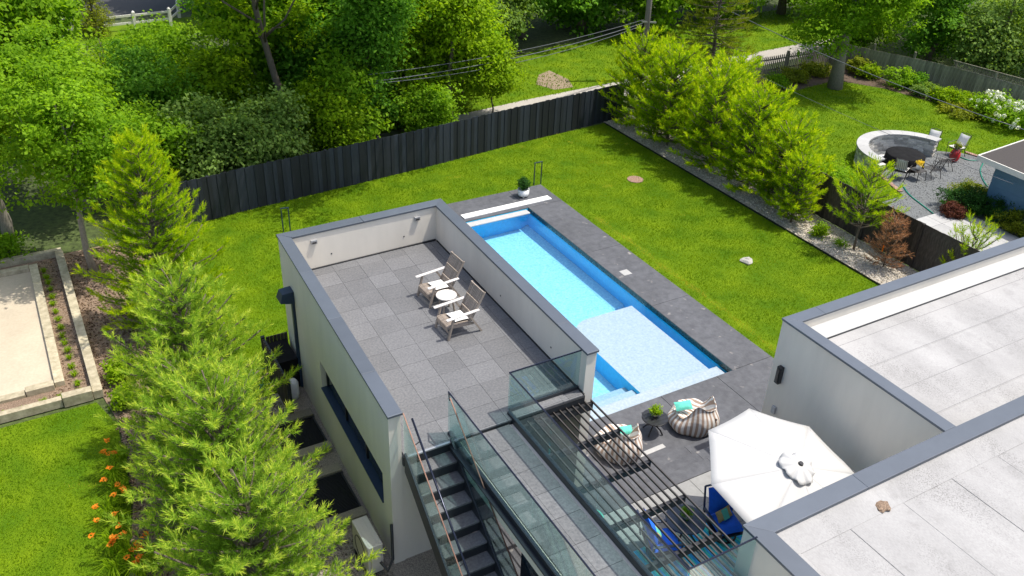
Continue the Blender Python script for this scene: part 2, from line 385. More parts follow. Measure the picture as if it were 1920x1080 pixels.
def stripe_mat():
    m, n, l = new_mat('striped_canvas'); b = n['Principled BSDF']; tc = n.new('ShaderNodeTexCoord')
    at = n.new('ShaderNodeAttribute'); at.attribute_name = 'stripe'
    r = n.new('ShaderNodeValToRGB'); r.color_ramp.interpolation = 'LINEAR'
    r.color_ramp.elements[0].position = 0.46; r.color_ramp.elements[1].position = 0.54
    r.color_ramp.elements[0].color = (0.36, 0.26, 0.20, 1); r.color_ramp.elements[1].color = (0.66, 0.64, 0.61, 1)
    md = n.new('ShaderNodeMath'); md.operation = 'PINGPONG'; md.inputs[1].default_value = 1.0
    l.new(at.outputs['Fac'], md.inputs[0]); l.new(md.outputs[0], r.inputs[0]); l.new(r.outputs[0], b.inputs['Base Color'])
    b.inputs['Roughness'].default_value = 0.9
    nz = n.new('ShaderNodeTexNoise'); nz.inputs['Scale'].default_value = 7; l.new(tc.outputs['Object'], nz.inputs['Vector'])
    bp = n.new('ShaderNodeBump'); bp.inputs['Strength'].default_value = 0.35; bp.inputs['Distance'].default_value = 0.06; l.new(nz.outputs['Fac'], bp.inputs['Height']); l.new(bp.outputs[0], b.inputs['Normal'])
    return m


MT['stripe'] = stripe_mat()


def rug_mat():
    m, n, l = new_mat('striped_rug'); b = n['Principled BSDF']; tc = n.new('ShaderNodeTexCoord')
    sx = n.new('ShaderNodeSeparateXYZ'); l.new(tc.outputs['Object'], sx.inputs[0])
    md = n.new('ShaderNodeMath'); md.operation = 'MULTIPLY'; md.inputs[1].default_value = 2.2; l.new(sx.outputs[0], md.inputs[0])
    fr = n.new('ShaderNodeMath'); fr.operation = 'FRACT'; l.new(md.outputs[0], fr.inputs[0])
    r = n.new('ShaderNodeValToRGB'); r.color_ramp.interpolation = 'CONSTANT'
    cs = [(0, (0.05, 0.42, 0.85)), (0.2, (0.05, 0.62, 0.62)), (0.38, (0.74, 0.70, 0.58)), (0.5, (0.02, 0.10, 0.12)), (0.58, (0.74, 0.70, 0.58)), (0.68, (0.03, 0.55, 0.78)), (0.85, (0.08, 0.66, 0.55))]
    for i, (p, c) in enumerate(cs):
        e = r.color_ramp.elements[i] if i < 2 else r.color_ramp.elements.new(p)
        e.position = p; e.color = (*c, 1)
    l.new(fr.outputs[0], r.inputs[0])
    mp = n.new('ShaderNodeMapping'); mp.inputs['Scale'].default_value = (30, 4, 1); l.new(tc.outputs['Object'], mp.inputs[0])
    nz = n.new('ShaderNodeTexNoise'); nz.inputs['Scale'].default_value = 1.5; l.new(mp.outputs[0], nz.inputs['Vector'])
    mr = n.new('ShaderNodeMapRange'); mr.inputs[1].default_value = 0.35; mr.inputs[2].default_value = 0.65; mr.inputs[3].default_value = 0.8; mr.inputs[4].default_value = 1.7; l.new(nz.outputs['Fac'], mr.inputs[0])
    mx = n.new('ShaderNodeMix'); mx.data_type = 'RGBA'; mx.blend_type = 'MULTIPLY'; mx.inputs[0].default_value = 1; l.new(r.outputs[0], mx.inputs[6]); l.new(mr.outputs[0], mx.inputs[7])
    l.new(mx.outputs[2], b.inputs['Base Color']); b.inputs['Roughness'].default_value = 0.95; return m


MT['rug'] = rug_mat()


# ------------------------------------------------------------------ fast foliage meshes
def np_mesh(name, V, F, mat, attrs=None, smooth=False):
    """V (n,3), F (m,k) with k constant"""
    me = bpy.data.meshes.new(name); m, k = F.shape
    me.vertices.add(len(V)); me.vertices.foreach_set('co', np.ascontiguousarray(V, dtype=np.float32).ravel())
    me.loops.add(m * k); me.loops.foreach_set('vertex_index', np.ascontiguousarray(F, dtype=np.int32).ravel())
    me.polygons.add(m); me.polygons.foreach_set('loop_start', np.arange(0, m * k, k, dtype=np.int32))
    for nm, a in (attrs or {}).items():
        at = me.attributes.new(nm, 'FLOAT', 'POINT'); at.data.foreach_set('value', np.ascontiguousarray(a, dtype=np.float32))
    me.materials.append(mat); me.update(calc_edges=True); me.validate()
    return me


def unit(a): return a / (np.linalg.norm(a, axis=1, keepdims=True) + 1e-9)


def leaf_arrays(C, N, size, tint, rng, aspect=0.62):
    """one folded leaf (two triangles) at each C facing N"""
    n = len(C); T = unit(np.cross(N, unit(rng.normal(size=(n, 3))))); B = np.cross(N, T)
    s = (size * rng.uniform(0.65, 1.3, n))[:, None]
    base = C - T * s * 0.5; tip = C + T * s * 0.5 - N * s * 0.12
    l = C + B * s * aspect * 0.5 + N * s * 0.1; r = C - B * s * aspect * 0.5 + N * s * 0.1
    V = np.stack([base, l, tip, r], 1).reshape(-1, 3); F = np.arange(4 * n).reshape(n, 4)
    return V, F, np.repeat(tint, 4)


def crown_points(blobs, n_clusters, per, cr, rng, shell=0.55):
    """leaf clusters spread through ellipsoids (cx,cy,cz,rx,ry,rz)"""
    blobs = np.array(blobs, float); vol = blobs[:, 3] * blobs[:, 4] * blobs[:, 5]; pr = vol ** 0.8; pr /= pr.sum()
    b = blobs[rng.choice(len(blobs), n_clusters, p=pr)]
    d = unit(rng.normal(size=(n_clusters, 3))); rad = rng.uniform(shell ** 2, 1, n_clusters) ** 0.5
    rad *= 1 + 0.18 * np.clip(rng.normal(size=n_clusters), -2, 1.6)
    cc = b[:, :3] + d * b[:, 3:] * rad[:, None]
    ct = rng.uniform(0.0, 1, n_clusters)
    idx = np.repeat(np.arange(n_clusters), per)
    off = np.clip(rng.normal(size=(len(idx), 3)), -1.7, 1.7) * cr * rng.uniform(0.5, 1.2, n_clusters)[idx][:, None] * np.array([1, 1, 0.6])
    C = cc[idx] + off
    out = unit(C - b[idx][:, :3])
    N = unit(out * 0.45 + np.array([0.12, -0.05, 0.75]) + rng.normal(size=C.shape) * 0.55)
    tint = np.clip(ct[idx] * 0.55 + rng.uniform(0, 0.45, len(idx)), 0, 1)
    return C, N, tint, cc


FX = [3.3, 5.49, 7.34, 10.99, 15.29, 20.15, 24.47, 26.6]; FY = [31.45, 31.68, 31.95, 32.3, 32.75, 33.4, 33.92, 34.2]      # line of the black fence


def leaf_crown(name, mat, blobs, n_clusters, per, cr, size, seed, aspect=0.62, at=None):
    rng = np.random.default_rng(seed)
    C, N, t, cc = crown_points(blobs, n_clusters, per, cr, rng)
    k = C[:, 2] > 0.03
    if at is not None and 3 < at[0] < 27 and at[1] > 31:        # foliage does not grow through the fence boards
        k &= ~((C[:, 2] < 1.95) & (C[:, 1] + at[1] < np.interp(C[:, 0] + at[0], FX, FY) + 0.2))
    V, F, a = leaf_arrays(C[k], N[k], size, t[k], rng, aspect)
    return np_mesh(name, V, F, MT[mat], {'tint': a}), cc


def wobble_path(p0, p1, n, amp, rng):
    p0 = np.array(p0, float); p1 = np.array(p1, float); L = np.linalg.norm(p1 - p0)
    pts = [p0 + (p1 - p0) * i / n + (rng.normal(size=3) * amp * L * (0 if i in (0, n) else 1)) for i in range(n + 1)]
    return pts


def trunk_mesh(name, mat, path, r0, r1, cc, n_limbs, seed):
    rng = np.random.default_rng(seed); mb = MB(); n = len(path)
    mb.tube(path, [r0 * (1.25 if i == 0 else 1) + (r1 - r0) * i / (n - 1) for i in range(n)], 9)
    cc = np.array(cc)
    for i in rng.choice(len(cc), min(n_limbs, len(cc)), replace=False):
        t = rng.uniform(0.45, 0.98); k = t * (n - 1); j = int(k); p = np.array(path[j]) * (1 - (k - j)) + np.array(path[min(j + 1, n - 1)]) * (k - j)
        q = cc[i]
        if q[2] < p[2] - 1.5: continue
        rr = (r0 + (r1 - r0) * t) * 0.42
        mb.tube(wobble_path(p, q, 4, 0.05, rng), [rr, rr * 0.75, rr * 0.5, rr * 0.32, rr * 0.15], 6)
    return mb.mesh(name, MT[mat], True)


def tuft_arrays(C, D, L, needles, nl, nw, tint, rng):
    """pine shoots: at each C along D a shoot of length L carrying many thin needles"""
    n = len(C); m = needles
    D = unit(D); X = unit(np.cross(D, rng.normal(size=(n, 3)))); Y = np.cross(D, X)
    t = (np.arange(m) + rng.uniform(0, 1, (n, m))) / m
    ang = np.arange(m) * 2.399 + rng.uniform(0, 6.28, (n, 1))
    el = np.interp(t, [0, 1], [1.15, 0.35]) + rng.normal(size=(n, m)) * 0.12
    S = C[:, None, :] + D[:, None, :] * (t * L[:, None])[:, :, None]
    dirv = D[:, None, :] * np.cos(el)[..., None] + (X[:, None, :] * np.cos(ang)[..., None] + Y[:, None, :] * np.sin(ang)[..., None]) * np.sin(el)[..., None]
    ln = nl * rng.uniform(0.75, 1.2, (n, m))
    tip = S + dirv * ln[..., None]
    side = np.cross(dirv, D[:, None, :] + 0.3 * rng.normal(size=(n, m, 3))); side /= np.linalg.norm(side, axis=2, keepdims=True) + 1e-9
    a = S + side * nw * 0.5; b = S - side * nw * 0.5
    V = np.stack([a, b, tip], 2).reshape(-1, 3); F = np.arange(3 * n * m).reshape(-1, 3)
    tt = np.clip(tint[:, None] + 0.18 * (t - 0.5) + 0.1 * rng.normal(size=(n, m)), 0, 1)
    return V, F, np.repeat(tt.ravel(), 3)


def pine_mesh(name, mat, H, Rm, seed, whorl=0.42, bpw=6, step=0.16, needles=22, nl=0.11, nw=0.010, shoot=0.2, base=0.25, power=0.75, droop=0.0, tip_up=0.35):
    rng = np.random.default_rng(seed); C = []; D = []; L = []; T = []; limbs = MB()
    z = base
    while z < H - 0.15:
        f = z / H
        Lb = Rm * (1 - f) ** power * (0.75 + 0.25 * min(1, f * 5)) + 0.12
        nb = bpw if f < 0.75 else max(4, bpw - 2)
        a0 = rng.uniform(0, 6.28)
        for k in range(nb):
            a = a0 + 6.283 * k / nb + rng.normal() * 0.22; ll = Lb * rng.uniform(0.72, 1.12)
            rise = 0.12 + 0.75 * f - droop
            h = np.array([math.cos(a), math.sin(a), 0.0])
            npt = max(2, int(ll / step)); p = np.array([0, 0, z + rng.normal() * 0.08])
            pts = [p.copy()]
            for i in range(npt):
                s = (i + 1) / npt
                dv = h + np.array([0, 0, rise + tip_up * s * s]); dv /= np.linalg.norm(dv)
                p = p + dv * (ll / npt) + rng.normal(size=3) * 0.012; pts.append(p.copy())
                if s < 0.22: continue
                side = np.cross(dv, [0, 0, 1]); side /= np.linalg.norm(side)
                sl = min(0.75, (0.30 + 0.22 * ll) * (1.15 - s))
                for sg in (-1, 1):
                    td = dv * 0.75 + side * sg * 0.8 + np.array([0, 0, 0.12 + 0.2 * rng.uniform()]) + rng.normal(size=3) * 0.12
                    td /= np.linalg.norm(td); nt = max(1, int(sl / (shoot * 0.85)))
                    for j in range(nt):
                        q = p + td * sl * j / max(nt, 1)
                        C.append(q); D.append(td + np.array([0, 0, 0.25]) + rng.normal(size=3) * 0.22); L.append(shoot * rng.uniform(0.7, 1.2))
                        T.append((0.25 + 0.45 * s * ((j + 1) / nt)) + rng.normal() * 0.10 + (0.2 if j == nt - 1 and s > 0.6 else 0))
            for j in range(3):
                C.append(p); D.append(dv + np.array([0, 0, 0.3]) + rng.normal(size=3) * (0.35 if j else 0.05)); L.append(shoot * rng.uniform(0.9, 1.5)); T.append(0.85 + rng.normal() * 0.1)
            limbs.tube(pts[::max(1, len(pts) // 4)] if len(pts) > 4 else pts, [0.012 + 0.012 * ll * (1 - i / 6) for i in range(len(pts[::max(1, len(pts) // 4)] if len(pts) > 4 else pts))], 5)
        z += whorl * rng.uniform(0.8, 1.2) * (1.0 if f < 0.7 else 0.8)
    for j in range(7):        # leader and candles
        C.append(np.array([0, 0, H - 0.25 + 0.02 * j])); D.append(np.array([rng.normal() * 0.35 * (j > 0), rng.normal() * 0.35 * (j > 0), 1.0])); L.append(shoot * (1.8 if j == 0 else 1.1)); T.append(0.95)
    V, F, t = tuft_arrays(np.array(C), np.array(D), np.array(L), needles, nl, nw, np.array(T), rng)
    V[:, 2] = np.maximum(V[:, 2], 0.02)
    limbs.tube(wobble_path((0, 0, -0.03), (0, 0, H - 0.15), 6, 0.004, rng), [0.03 * H * 0.55 * (1 - i / 6.6) for i in range(7)], 8)
    return np_mesh(name, V, F, MT[mat], {'tint': t}), limbs.mesh('trunk', MT['bark'], True)


def in_poly(X, Y, poly):
    c = np.zeros(len(X), bool); n = len(poly)
    for i in range(n):
        x0, y0 = poly[i][:2]; x1, y1 = poly[(i + 1) % n][:2]
        k = ((y0 > Y) != (y1 > Y)) & (X < (x1 - x0) * (Y - y0) / (y1 - y0 + 1e-12) + x0); c ^= k
    return c


def scatter(poly, dens, rng, holes=()):
    p = np.array([q[:2] for q in poly]); lo = p.min(0); hi = p.max(0)
    n = int((hi - lo).prod() * dens); X = rng.uniform(lo[0], hi[0], n); Y = rng.uniform(lo[1], hi[1], n)
    k = in_poly(X, Y, p)
    for h in holes: k &= ~in_poly(X, Y, h)
    return X[k], Y[k]


def vnoise(X, Y, sc, seed):
    """smooth value noise for patchiness"""
    r = np.random.default_rng(seed).uniform(0, 1, (64, 64)); x = X * sc; y = Y * sc
    i = np.floor(x).astype(int); j = np.floor(y).astype(int); u = x - i; v = y - j; u = u * u * (3 - 2 * u); v = v * v * (3 - 2 * v)
    g = lambda a, b: r[a % 64, b % 64]
    return (g(i, j) * (1 - u) + g(i + 1, j) * u) * (1 - v) + (g(i, j + 1) * (1 - u) + g(i + 1, j + 1) * u) * v


def grass(name, label, poly, dens, h, w, seed, holes=(), z=0.005, bias=0.0, dry=None):
    rng = np.random.default_rng(seed); X, Y = scatter(poly, dens, rng, holes); n = len(X)
    a = rng.uniform(0, 6.28, n); le = rng.normal(size=(n, 2)) * 0.45
    hh = h * rng.uniform(0.5, 1.3, n) * (0.75 + 0.5 * vnoise(X, Y, 1.3, seed + 1)); ww = w * rng.uniform(0.7, 1.3, n)
    B = np.stack([X, Y, np.full(n, z)], 1); d = np.stack([np.cos(a) * ww, np.sin(a) * ww, np.zeros(n)], 1)
    tip = B + np.stack([le[:, 0] * hh, le[:, 1] * hh, hh], 1)
    V = np.stack([B - d / 2, B + d / 2, tip], 1).reshape(-1, 3); F = np.arange(3 * n).reshape(n, 3)
    t = np.clip(0.42 + bias + 0.45 * (vnoise(X, Y, 0.45, seed + 2) - 0.5) + 0.30 * (vnoise(X, Y, 2.3, seed + 3) - 0.5) + 0.15 * np.sin((X * .55 + Y * .83) * 2 * np.pi / 1.15) + rng.normal(size=n) * 0.13, 0, 1)
    if dry is not None: t = np.clip(t + dry(X, Y), 0, 1)
    o = link(name, np_mesh(name, V, F, MT['blade'], {'tint': np.repeat(t, 3)}))
    return tag(o, label, 'grass', kind='stuff')


def stones(name, label, mat, poly, dens, s, seed, holes=(), z=0.0):
    rng = np.random.default_rng(seed); X, Y = scatter(poly, dens, rng, holes); n = len(X)
    o6 = np.array([[1, 0, 0], [0, 1, 0], [-1, 0, 0], [0, -1, 0], [0, 0, 1], [0, 0, -1.0]])
    f8 = np.array([[0, 1, 4], [1, 2, 4], [2, 3, 4], [3, 0, 4], [1, 0, 5], [2, 1, 5], [3, 2, 5], [0, 3, 5]])
    sc = s * rng.uniform(0.5, 1.4, (n, 1, 1)) * np.stack([rng.uniform(0.7, 1.3, n), rng.uniform(0.7, 1.3, n), rng.uniform(0.4, 0.8, n)], 1)[:, None, :]
    a = rng.uniform(0, 6.28, n); c, s_ = np.cos(a)[:, None], np.sin(a)[:, None]
    v = o6[None] * sc; vx = v[..., 0] * c - v[..., 1] * s_; vy = v[..., 0] * s_ + v[..., 1] * c
    V = np.stack([vx + X[:, None], vy + Y[:, None], v[..., 2] + z + s * 0.25], 2).reshape(-1, 3)
    F = (f8[None] + 6 * np.arange(n)[:, None, None]).reshape(-1, 3)
    o = link(name, np_mesh(name, V, F, MT[mat], {'tint': np.repeat(rng.uniform(0, 1, n), 6)}))
    return tag(o, label, 'gravel', kind='stuff')


MT['pebble_w'] = foliage_mat('pale_pebble', (0.34, 0.29, 0.22), (0.70, 0.64, 0.54), 0.0, 0.85)
MT['pebble_b'] = foliage_mat('brown_pebble', (0.10, 0.085, 0.07), (0.36, 0.32, 0.27), 0.0, 0.85)
MT['pebble_g'] = foliage_mat('grey_pebble', (0.11, 0.116, 0.118), (0.21, 0.213, 0.213), 0.0, 0.85)
MT['chip'] = foliage_mat('bark_chip', (0.07, 0.042, 0.025), (0.30, 0.21, 0.14), 0.0, 0.9)
# ================================================================== THE SETTING
PX0, PX1, PY0, PY1 = 11.4, 17.05, 15.2, 27.35          # pool opening
gx = [-400, PX0 - 0.05, PX1 + 0.05, 400]; gy = [-300, PY0 - 0.05, PY1 + 0.05, 500]
mb = MB()
for i in range(3):
    for j in range(3):
        if i == 1 and j == 1: continue
        mb.add([(gx[i], gy[j], -0.03), (gx[i + 1], gy[j], -0.03), (gx[i + 1], gy[j + 1], -0.03), (gx[i], gy[j + 1], -0.03)], [(0, 1, 2, 3)])
struct('ground', mb, MT['forest'])


def sheet(name, pts, z, mat, parent=None):
    return struct(name, MB().add([(p[0], p[1], z) for p in pts], [tuple(range(len(pts)))]), MT[mat], parent)


FENCE = [(3.3, 31.45), (5.49, 31.68), (7.34, 31.95), (10.99, 32.3), (15.29, 32.75), (20.15, 33.4), (24.47, 33.92), (26.6, 34.2)]
LAWN = [(3.4, 20.3), (5.6, 20.3), (5.6, 21.4), (10.3, 21.4), (10.3, 29.0), (18.66, 29.0), (18.62, 12.3), (25.2, 12.3), (25.25, 33.85)] + FENCE[-3:0:-1] + [(3.0, 31.4)]
sheet('lawn', LAWN, 0.0, 'lawn')
LAWN2 = [(-16, 22.1), (0.1, 22.15), (0.45, 20.9), (0.3, 18), (-0.5, 14), (-1.5, 9), (-16, 6)]
sheet('lawn', LAWN2, 0.0, 'lawn')
LAWN3 = [(27.5, 21.4), (32.3, 21.5), (33.0, 23.5), (34.5, 25.4), (36.5, 25.4), (38.9, 23.5), (40.5, 20), (45, 20), (45.8, 25.6), (44.0, 28.3), (43.1, 31.8), (41.6, 34.0), (37.5, 33.6), (35.2, 34.6), (31.5, 34.9), (27.4, 34.2)]
sheet('lawn', LAWN3, 0.0, 'lawn')
LAWN4 = [tuple(P(*q)[:2]) for q in ((700, 256), (820, 226), (980, 190), (1140, 158), (1385, 106), (1500, 84), (1600, 66))] + [(62, 43), (62, 48), (40, 47), (30, 46), (22, 44), (14, 40)]
sheet('lawn', LAWN4, -0.012, 'lawn')
LAWN5 = [(3, 60.6), (14, 60.6), (14, 57.0), (3, 57.0)]
sheet('lawn', LAWN5, -0.012, 'lawn')
sheet('mulch_bed', [(0.3, 31.3), (3.3, 31.4), (3.5, 20.2), (2.6, 16), (2.6, 9), (-1.4, 9), (-0.5, 14), (0.35, 18), (0.5, 20.9), (0.3, 22.3)], 0.004, 'mulch')
sheet('gravel_bed', [(3.4, 20.3), (5.4, 20.3), (5.4, 13.3), (6.8, 13.3), (6.8, 8), (2.4, 8), (2.5, 16)], 0.006, 'gravel_b')
sheet('gravel_bed', [(25.3, 34.0), (27.3, 34.2), (27.35, 12), (25.25, 12)], 0.004, 'gravel_w')
sheet('gravel_path', [P(*q) for q in ((400, 320), (700, 254), (820, 224), (980, 188), (1140, 156), (1385, 104), (1500, 82), (1600, 64), (1620, 76), (1545, 98), (1385, 132), (1140, 186), (980, 222), (820, 262), (700, 292), (400, 365))], -0.008, 'path')
sheet('bare_soil', [P(1010, 140), P(1030, 132), P(1065, 148), P(1075, 163), P(1040, 168), P(1005, 158)], -0.004, 'mud')
sheet('mulch_bed', [(35.0, 34.6), (37.5, 33.5), (41.6, 33.9), (43.1, 31.7), (44.0, 28.2), (45.8, 25.5), (47.2, 25.2), (44.6, 34.6), (43.4, 36), (36.2, 36.1)], 0.003, 'mulch_dark')
sheet('gravel_patio', [(27.5, 12), (27.5, 21.35), (32.3, 21.45), (33.0, 23.5), (34.5, 25.4), (36.5, 25.4), (38.9, 23.5), (40.5, 20.0), (40.5, 12)], 0.004, 'gravel_g')
sheet('road', [(-20, 62.2), (30, 62.2), (30, 67), (-20, 67)], -0.01, 'asphalt')

# ---- pool deck: cast slabs with joints, pool, steps and patio
deck = tag(bpy.data.objects.new('pool_deck', None), kind='structure'); col.objects.link(deck); deck.location = (14, 20, 0)
DKX = 18.64
for (x0, x1, y0, y1) in [(PX1, DKX, 23.2, PY1), (PX1, DKX, 19.2, 23.2), (PX1, DKX, PY0, 19.2), (10.31, PX1, PY1, 29.03), (PX1, DKX, PY1, 29.03),
                         (14.3, 16.4, 12.36, PY0), (16.4, DKX, 12.36, PY0), (10.31, 14.3, 13.05, PY0), (6.6, 10.31, 11.0, 15.6), (10.31, PX0, PY0, PY1)]:
    g = 0.006
    MB().box(x0 + g, x1 - g, y0 + g, y1 - g, -0.12, 0.03).build('slab', MT['concrete_dark'], deck, world=True, bevel=0.006)
st = tag(bpy.data.objects.new('patio_steps', None), kind='structure'); col.objects.link(st); st.location = (12.6, 12.4, 0)
for (y0, y1, z) in ((12.63, 13.04, 0.18), (12.2, 12.62, 0.33), (11.8, 12.19, 0.465)):
    for (x0, x1) in ((8.1, 11.2), (11.205, 13.4), (13.405, 15.13)):
        MB().box(x0, x1, y0, y1, 0.031, z).build('step_block', MT['concrete_dark'], st, world=True, bevel=0.008)
pat = tag(bpy.data.objects.new('patio', None), kind='structure'); col.objects.link(pat); pat.location = (12, 9.7, 0)
for i in range(8):
    for j in range(5):
        x0 = 8.1 + 0.88 * i; y1 = 11.79 - 0.84 * j
        MB().box(x0, x0 + 0.872, y1 - 0.832, y1, 0.3, 0.45 + 0.001 * ((i * 3 + j) % 4)).build('paving_stone', MT['stone_pale'], pat, world=True, bevel=0.004)

WL = -0.10; FD = -0.88
pool = tag(bpy.data.objects.new('swimming_pool', None), 'rectangular swimming pool with blue plaster and white sun shelf', kind='structure'); col.objects.link(pool); pool.location = (14.2, 21, 0)
MB().add([(PX0, PY0, FD), (PX1, PY0, FD), (PX1, PY1, FD), (PX0, PY1, FD)], [(0, 1, 2, 3)]).build('pool_floor', MT['pool_floor'], pool, world=True)
mbw = MB()
for a, b in (((PX0, PY0), (PX1, PY0)), ((PX1, PY0), (PX1, PY1)), ((PX1, PY1), (PX0, PY1)), ((PX0, PY1), (PX0, PY0))):
    mbw.add([(a[0], a[1], FD), (b[0], b[1], FD), (b[0], b[1], -0.005), (a[0], a[1], -0.005)], [(3, 2, 1, 0)])
mbw.build('pool_wall', MT['pool_wall'], pool, world=True)
MB().box(PX1 - 0.02, PX1 - 0.002, PY0, PY1, -0.16, 0.024).build('waterline_tile', MT['mosaic'], pool, world=True)
sp = [(16.72, 15.78), (16.72, 19.85), (14.9, 19.85)] + [(14.9 + 0.8 * math.cos(a), 19.05 + 0.8 * math.sin(a)) for a in np.linspace(math.pi / 2, math.pi, 9)[1:]] + [(14.1, 15.78)]
def paint_shaded_sides(o):      # shade of the upright faces painted in with the blue wall colour
    o.data.materials.append(MT['pool_wall'])
    for f in o.data.polygons:
        if abs(f.normal.z) < .5: f.material_index = 1


paint_shaded_sides(MB().prism(sp, FD + 0.002, -0.24).build('sun_shelf', MT['pool_shelf'], pool, world=True))
MB().box(PX0 + 0.01, 16.95, PY0 + 0.01, 15.77, FD + 0.003, -0.16).build('step', MT['pool_shelf'], pool, world=True, bevel=0.02)
MB().box(PX0 + 0.01, 14.09, 15.775, 16.2, FD + 0.003, -0.36).build('step', MT['pool_shelf'], pool, world=True, bevel=0.02)
MB().box(PX0 + 0.01, 14.09, 16.205, 16.6, FD + 0.003, -0.54).build('step', MT['pool_shelf'], pool, world=True, bevel=0.02)
MB().hexa([(15.2, 20.6, FD + .003), (PX1 - .01, 20.6, FD + .003), (PX1 - .01, PY1 - .01, FD + .003), (15.9, PY1 - .01, FD + .003)],
          [(16.6, 20.7, FD + .01), (PX1 - .01, 20.7, FD + .12), (PX1 - .01, PY1 - .01, FD + .12), (16.7, PY1 - .01, FD + .01)]).build('floor_slope', MT['pool_floor'], pool, world=True)
wt = MB().box(PX0 + 0.004, PX1 - 0.021, PY0 + 0.004, PY1 - 0.004, FD - 0.05, WL)
tag(wt.build('water', MT['water']), kind='structure')
single('pool_cover', 'grey rolled pool cover strip along far end of pool', 'pool cover', MB().box(13.2, 16.95, 27.02, 27.34, -0.09, -0.03), MT['grey_vinyl'], bevel=0.02)
o = single('cover_lid', 'long white lid board lying across far end of pool', 'board', MB().box(-2.02, 2.02, -0.17, 0.17, 0, 0.045), MT['white_pl'], (16.27, 27.72, 0.03), 0.012, bevel=0.008)
MB().box(-1.95, 1.93, -0.3, -0.14, -0.02, -0.005).build('shadow_gap_strip', MT['black_metal'], o)  # black strip drawn in for the shadow gap along the lid
for (px, py, s, lab) in ((1173, 511, 0.17, 'small white square skimmer lid set in dark pool deck'),):
    p = P(px, py, 0.03); single('skimmer_lid', lab, 'lid', MB().box(-s, s, -s, s, 0, 0.008), MT['cap'], p, 0.0, bevel=0.003)
p = P(1215, 848, 0.03); single('deck_drain', 'white bar drain let into dark deck beside striped beanbag', 'drain', MB().box(-0.55, 0.55, -0.075, 0.075, 0, 0.012), MT['cap'], p, 0.02, bevel=0.004)

# ================================================================== TERRACE BUILDING (left)
LX = lambda y: 5.10 + (y - 13.1) * 0.0369
RX = lambda y: 10.20 + (y - 13.1) * 0.0179
YR = lambda x: 21.46 + (x - 5.41) * 0.022
ZC, ZT = 4.35, 3.2
bA = thing('pool_house', 'cream stucco pool house with grey tiled roof terrace and parapets', 'building', (7.7, 17.2, 0))
TH = 0.27
yn = 13.1
lw = MB()
def lwall(y0, y1, z0, z1, t=TH):
    lw.hexa([(LX(y0), y0, z0), (LX(y0) + t, y0, z0), (LX(y1) + t, y1, z0), (LX(y1), y1, z0)], [(LX(y0), y0, z1), (LX(y0) + t, y0, z1), (LX(y1) + t, y1, z1), (LX(y1), y1, z1)])
W0, W1, WZ0, WZ1 = 13.62, 18.15, 1.45, 2.34
lwall(yn, W0, 0, ZC - .06); lwall(W1, 21.44, 0, ZC - .06); lwall(W0, W1, 0, WZ0); lwall(W0, W1, WZ1, ZC - .06)
lw.build('side_wall', MT['stucco'], bA, world=True)
xl, xr = LX(21.4), RX(21.5)
MB().hexa([(xl + TH + .002, YR(xl) - .29, 0), (xr - TH - .002, YR(xr) - .29, 0), (xr - TH - .002, YR(xr), 0), (xl + TH + .002, YR(xl), 0)],
          [(xl + TH + .002, YR(xl) - .29, ZC - .06), (xr - TH - .002, YR(xr) - .29, ZC - .06), (xr - TH - .002, YR(xr), ZC - .06), (xl + TH + .002, YR(xl), ZC - .06)]).build('rear_wall', MT['stucco'], bA, world=True)
MB().hexa([(RX(yn) - TH, yn, 0), (RX(yn), yn, 0), (xr, YR(xr), 0), (xr - TH, YR(xr), 0)], [(RX(yn) - TH, yn, ZC - .06), (RX(yn), yn, ZC - .06), (xr, YR(xr), ZC - .06), (xr - TH, YR(xr), ZC - .06)]).build('side_wall', MT['stucco'], bA, world=True)
# front wall set back under the terrace, with glazed doors
fw = MB(); fw.box(LX(13.1) + TH + .002, 6.5, 13.12, 13.4, 0, 2.92); fw.build('front_wall', MT['stucco'], bA, world=True)
MB().box(6.52, 9.9, 15.55, 15.8, 0.031, 2.9).build('porch_wall', MT['stucco'], bA, world=True)
d_ = MB().box(7.0, 9.5, 15.52, 15.545, 0.1, 2.5).build('glass_door', MT['window'], bA, world=True)
for x in (7.0, 8.25, 9.5): MB().box(x - .03, x + .03, 15.49, 15.515, 0.1, 2.5).build('door_frame', MT['black_metal'], d_, world=True)
# terrace slab and floor
MB().hexa([(LX(13.05) + TH, 13.02, 2.92), (RX(13.05) - TH, 13.02, 2.92), (xr - TH - .01, 21.2, 2.92), (xl + TH + .01, 21.2, 2.92)],
          [(LX(13.05) + TH, 13.02, 3.165), (RX(13.05) - TH, 13.02, 3.165), (xr - TH - .01, 21.2, 3.165), (xl + TH + .01, 21.2, 3.165)]).build('terrace_slab', MT['dark_channel'], bA, world=True)
fl = bpy.data.objects.new('terrace_floor', None); col.objects.link(fl); fl.parent = bA
xs = [5.3, 5.93, 6.655, 7.38, 8.105, 8.83, 9.555, 9.72, 10.2]
yl = [13.02, 13.07, 13.76, 14.48, 15.2, 15.91, 16.62, 17.33, 18.03, 18.74, 19.43, 20.12, 20.8, 21.2]
tcol = [MT['tile']]
for j in range(len(yl) - 1):
    for i in range(len(xs) - 1):
        sk = lambda x, y: x + (y - 18.7) * 0.038
        y0, y1 = yl[j] + .003, yl[j + 1] - .003
        def cx(x, y):
            v = sk(x, y); return min(max(v, LX(y) + TH + .035), RX(y) - TH - .045)
        q = [(cx(xs[i], y0) + .003, y0), (cx(xs[i + 1], y0) - .003, y0), (cx(xs[i + 1], y1) - .003, y1), (cx(xs[i], y1) + .003, y1)]
        if q[1][0] - q[0][0] < 0.04 and q[2][0] - q[3][0] < 0.04: continue
        if y1 - y0 < 0.03: continue
        sl = 0.026 * 0
        MB().prism(q, 3.166, 3.2 + RND.uniform(-.0015, .0015)).build('tile', MT['tile'], fl, world=True)
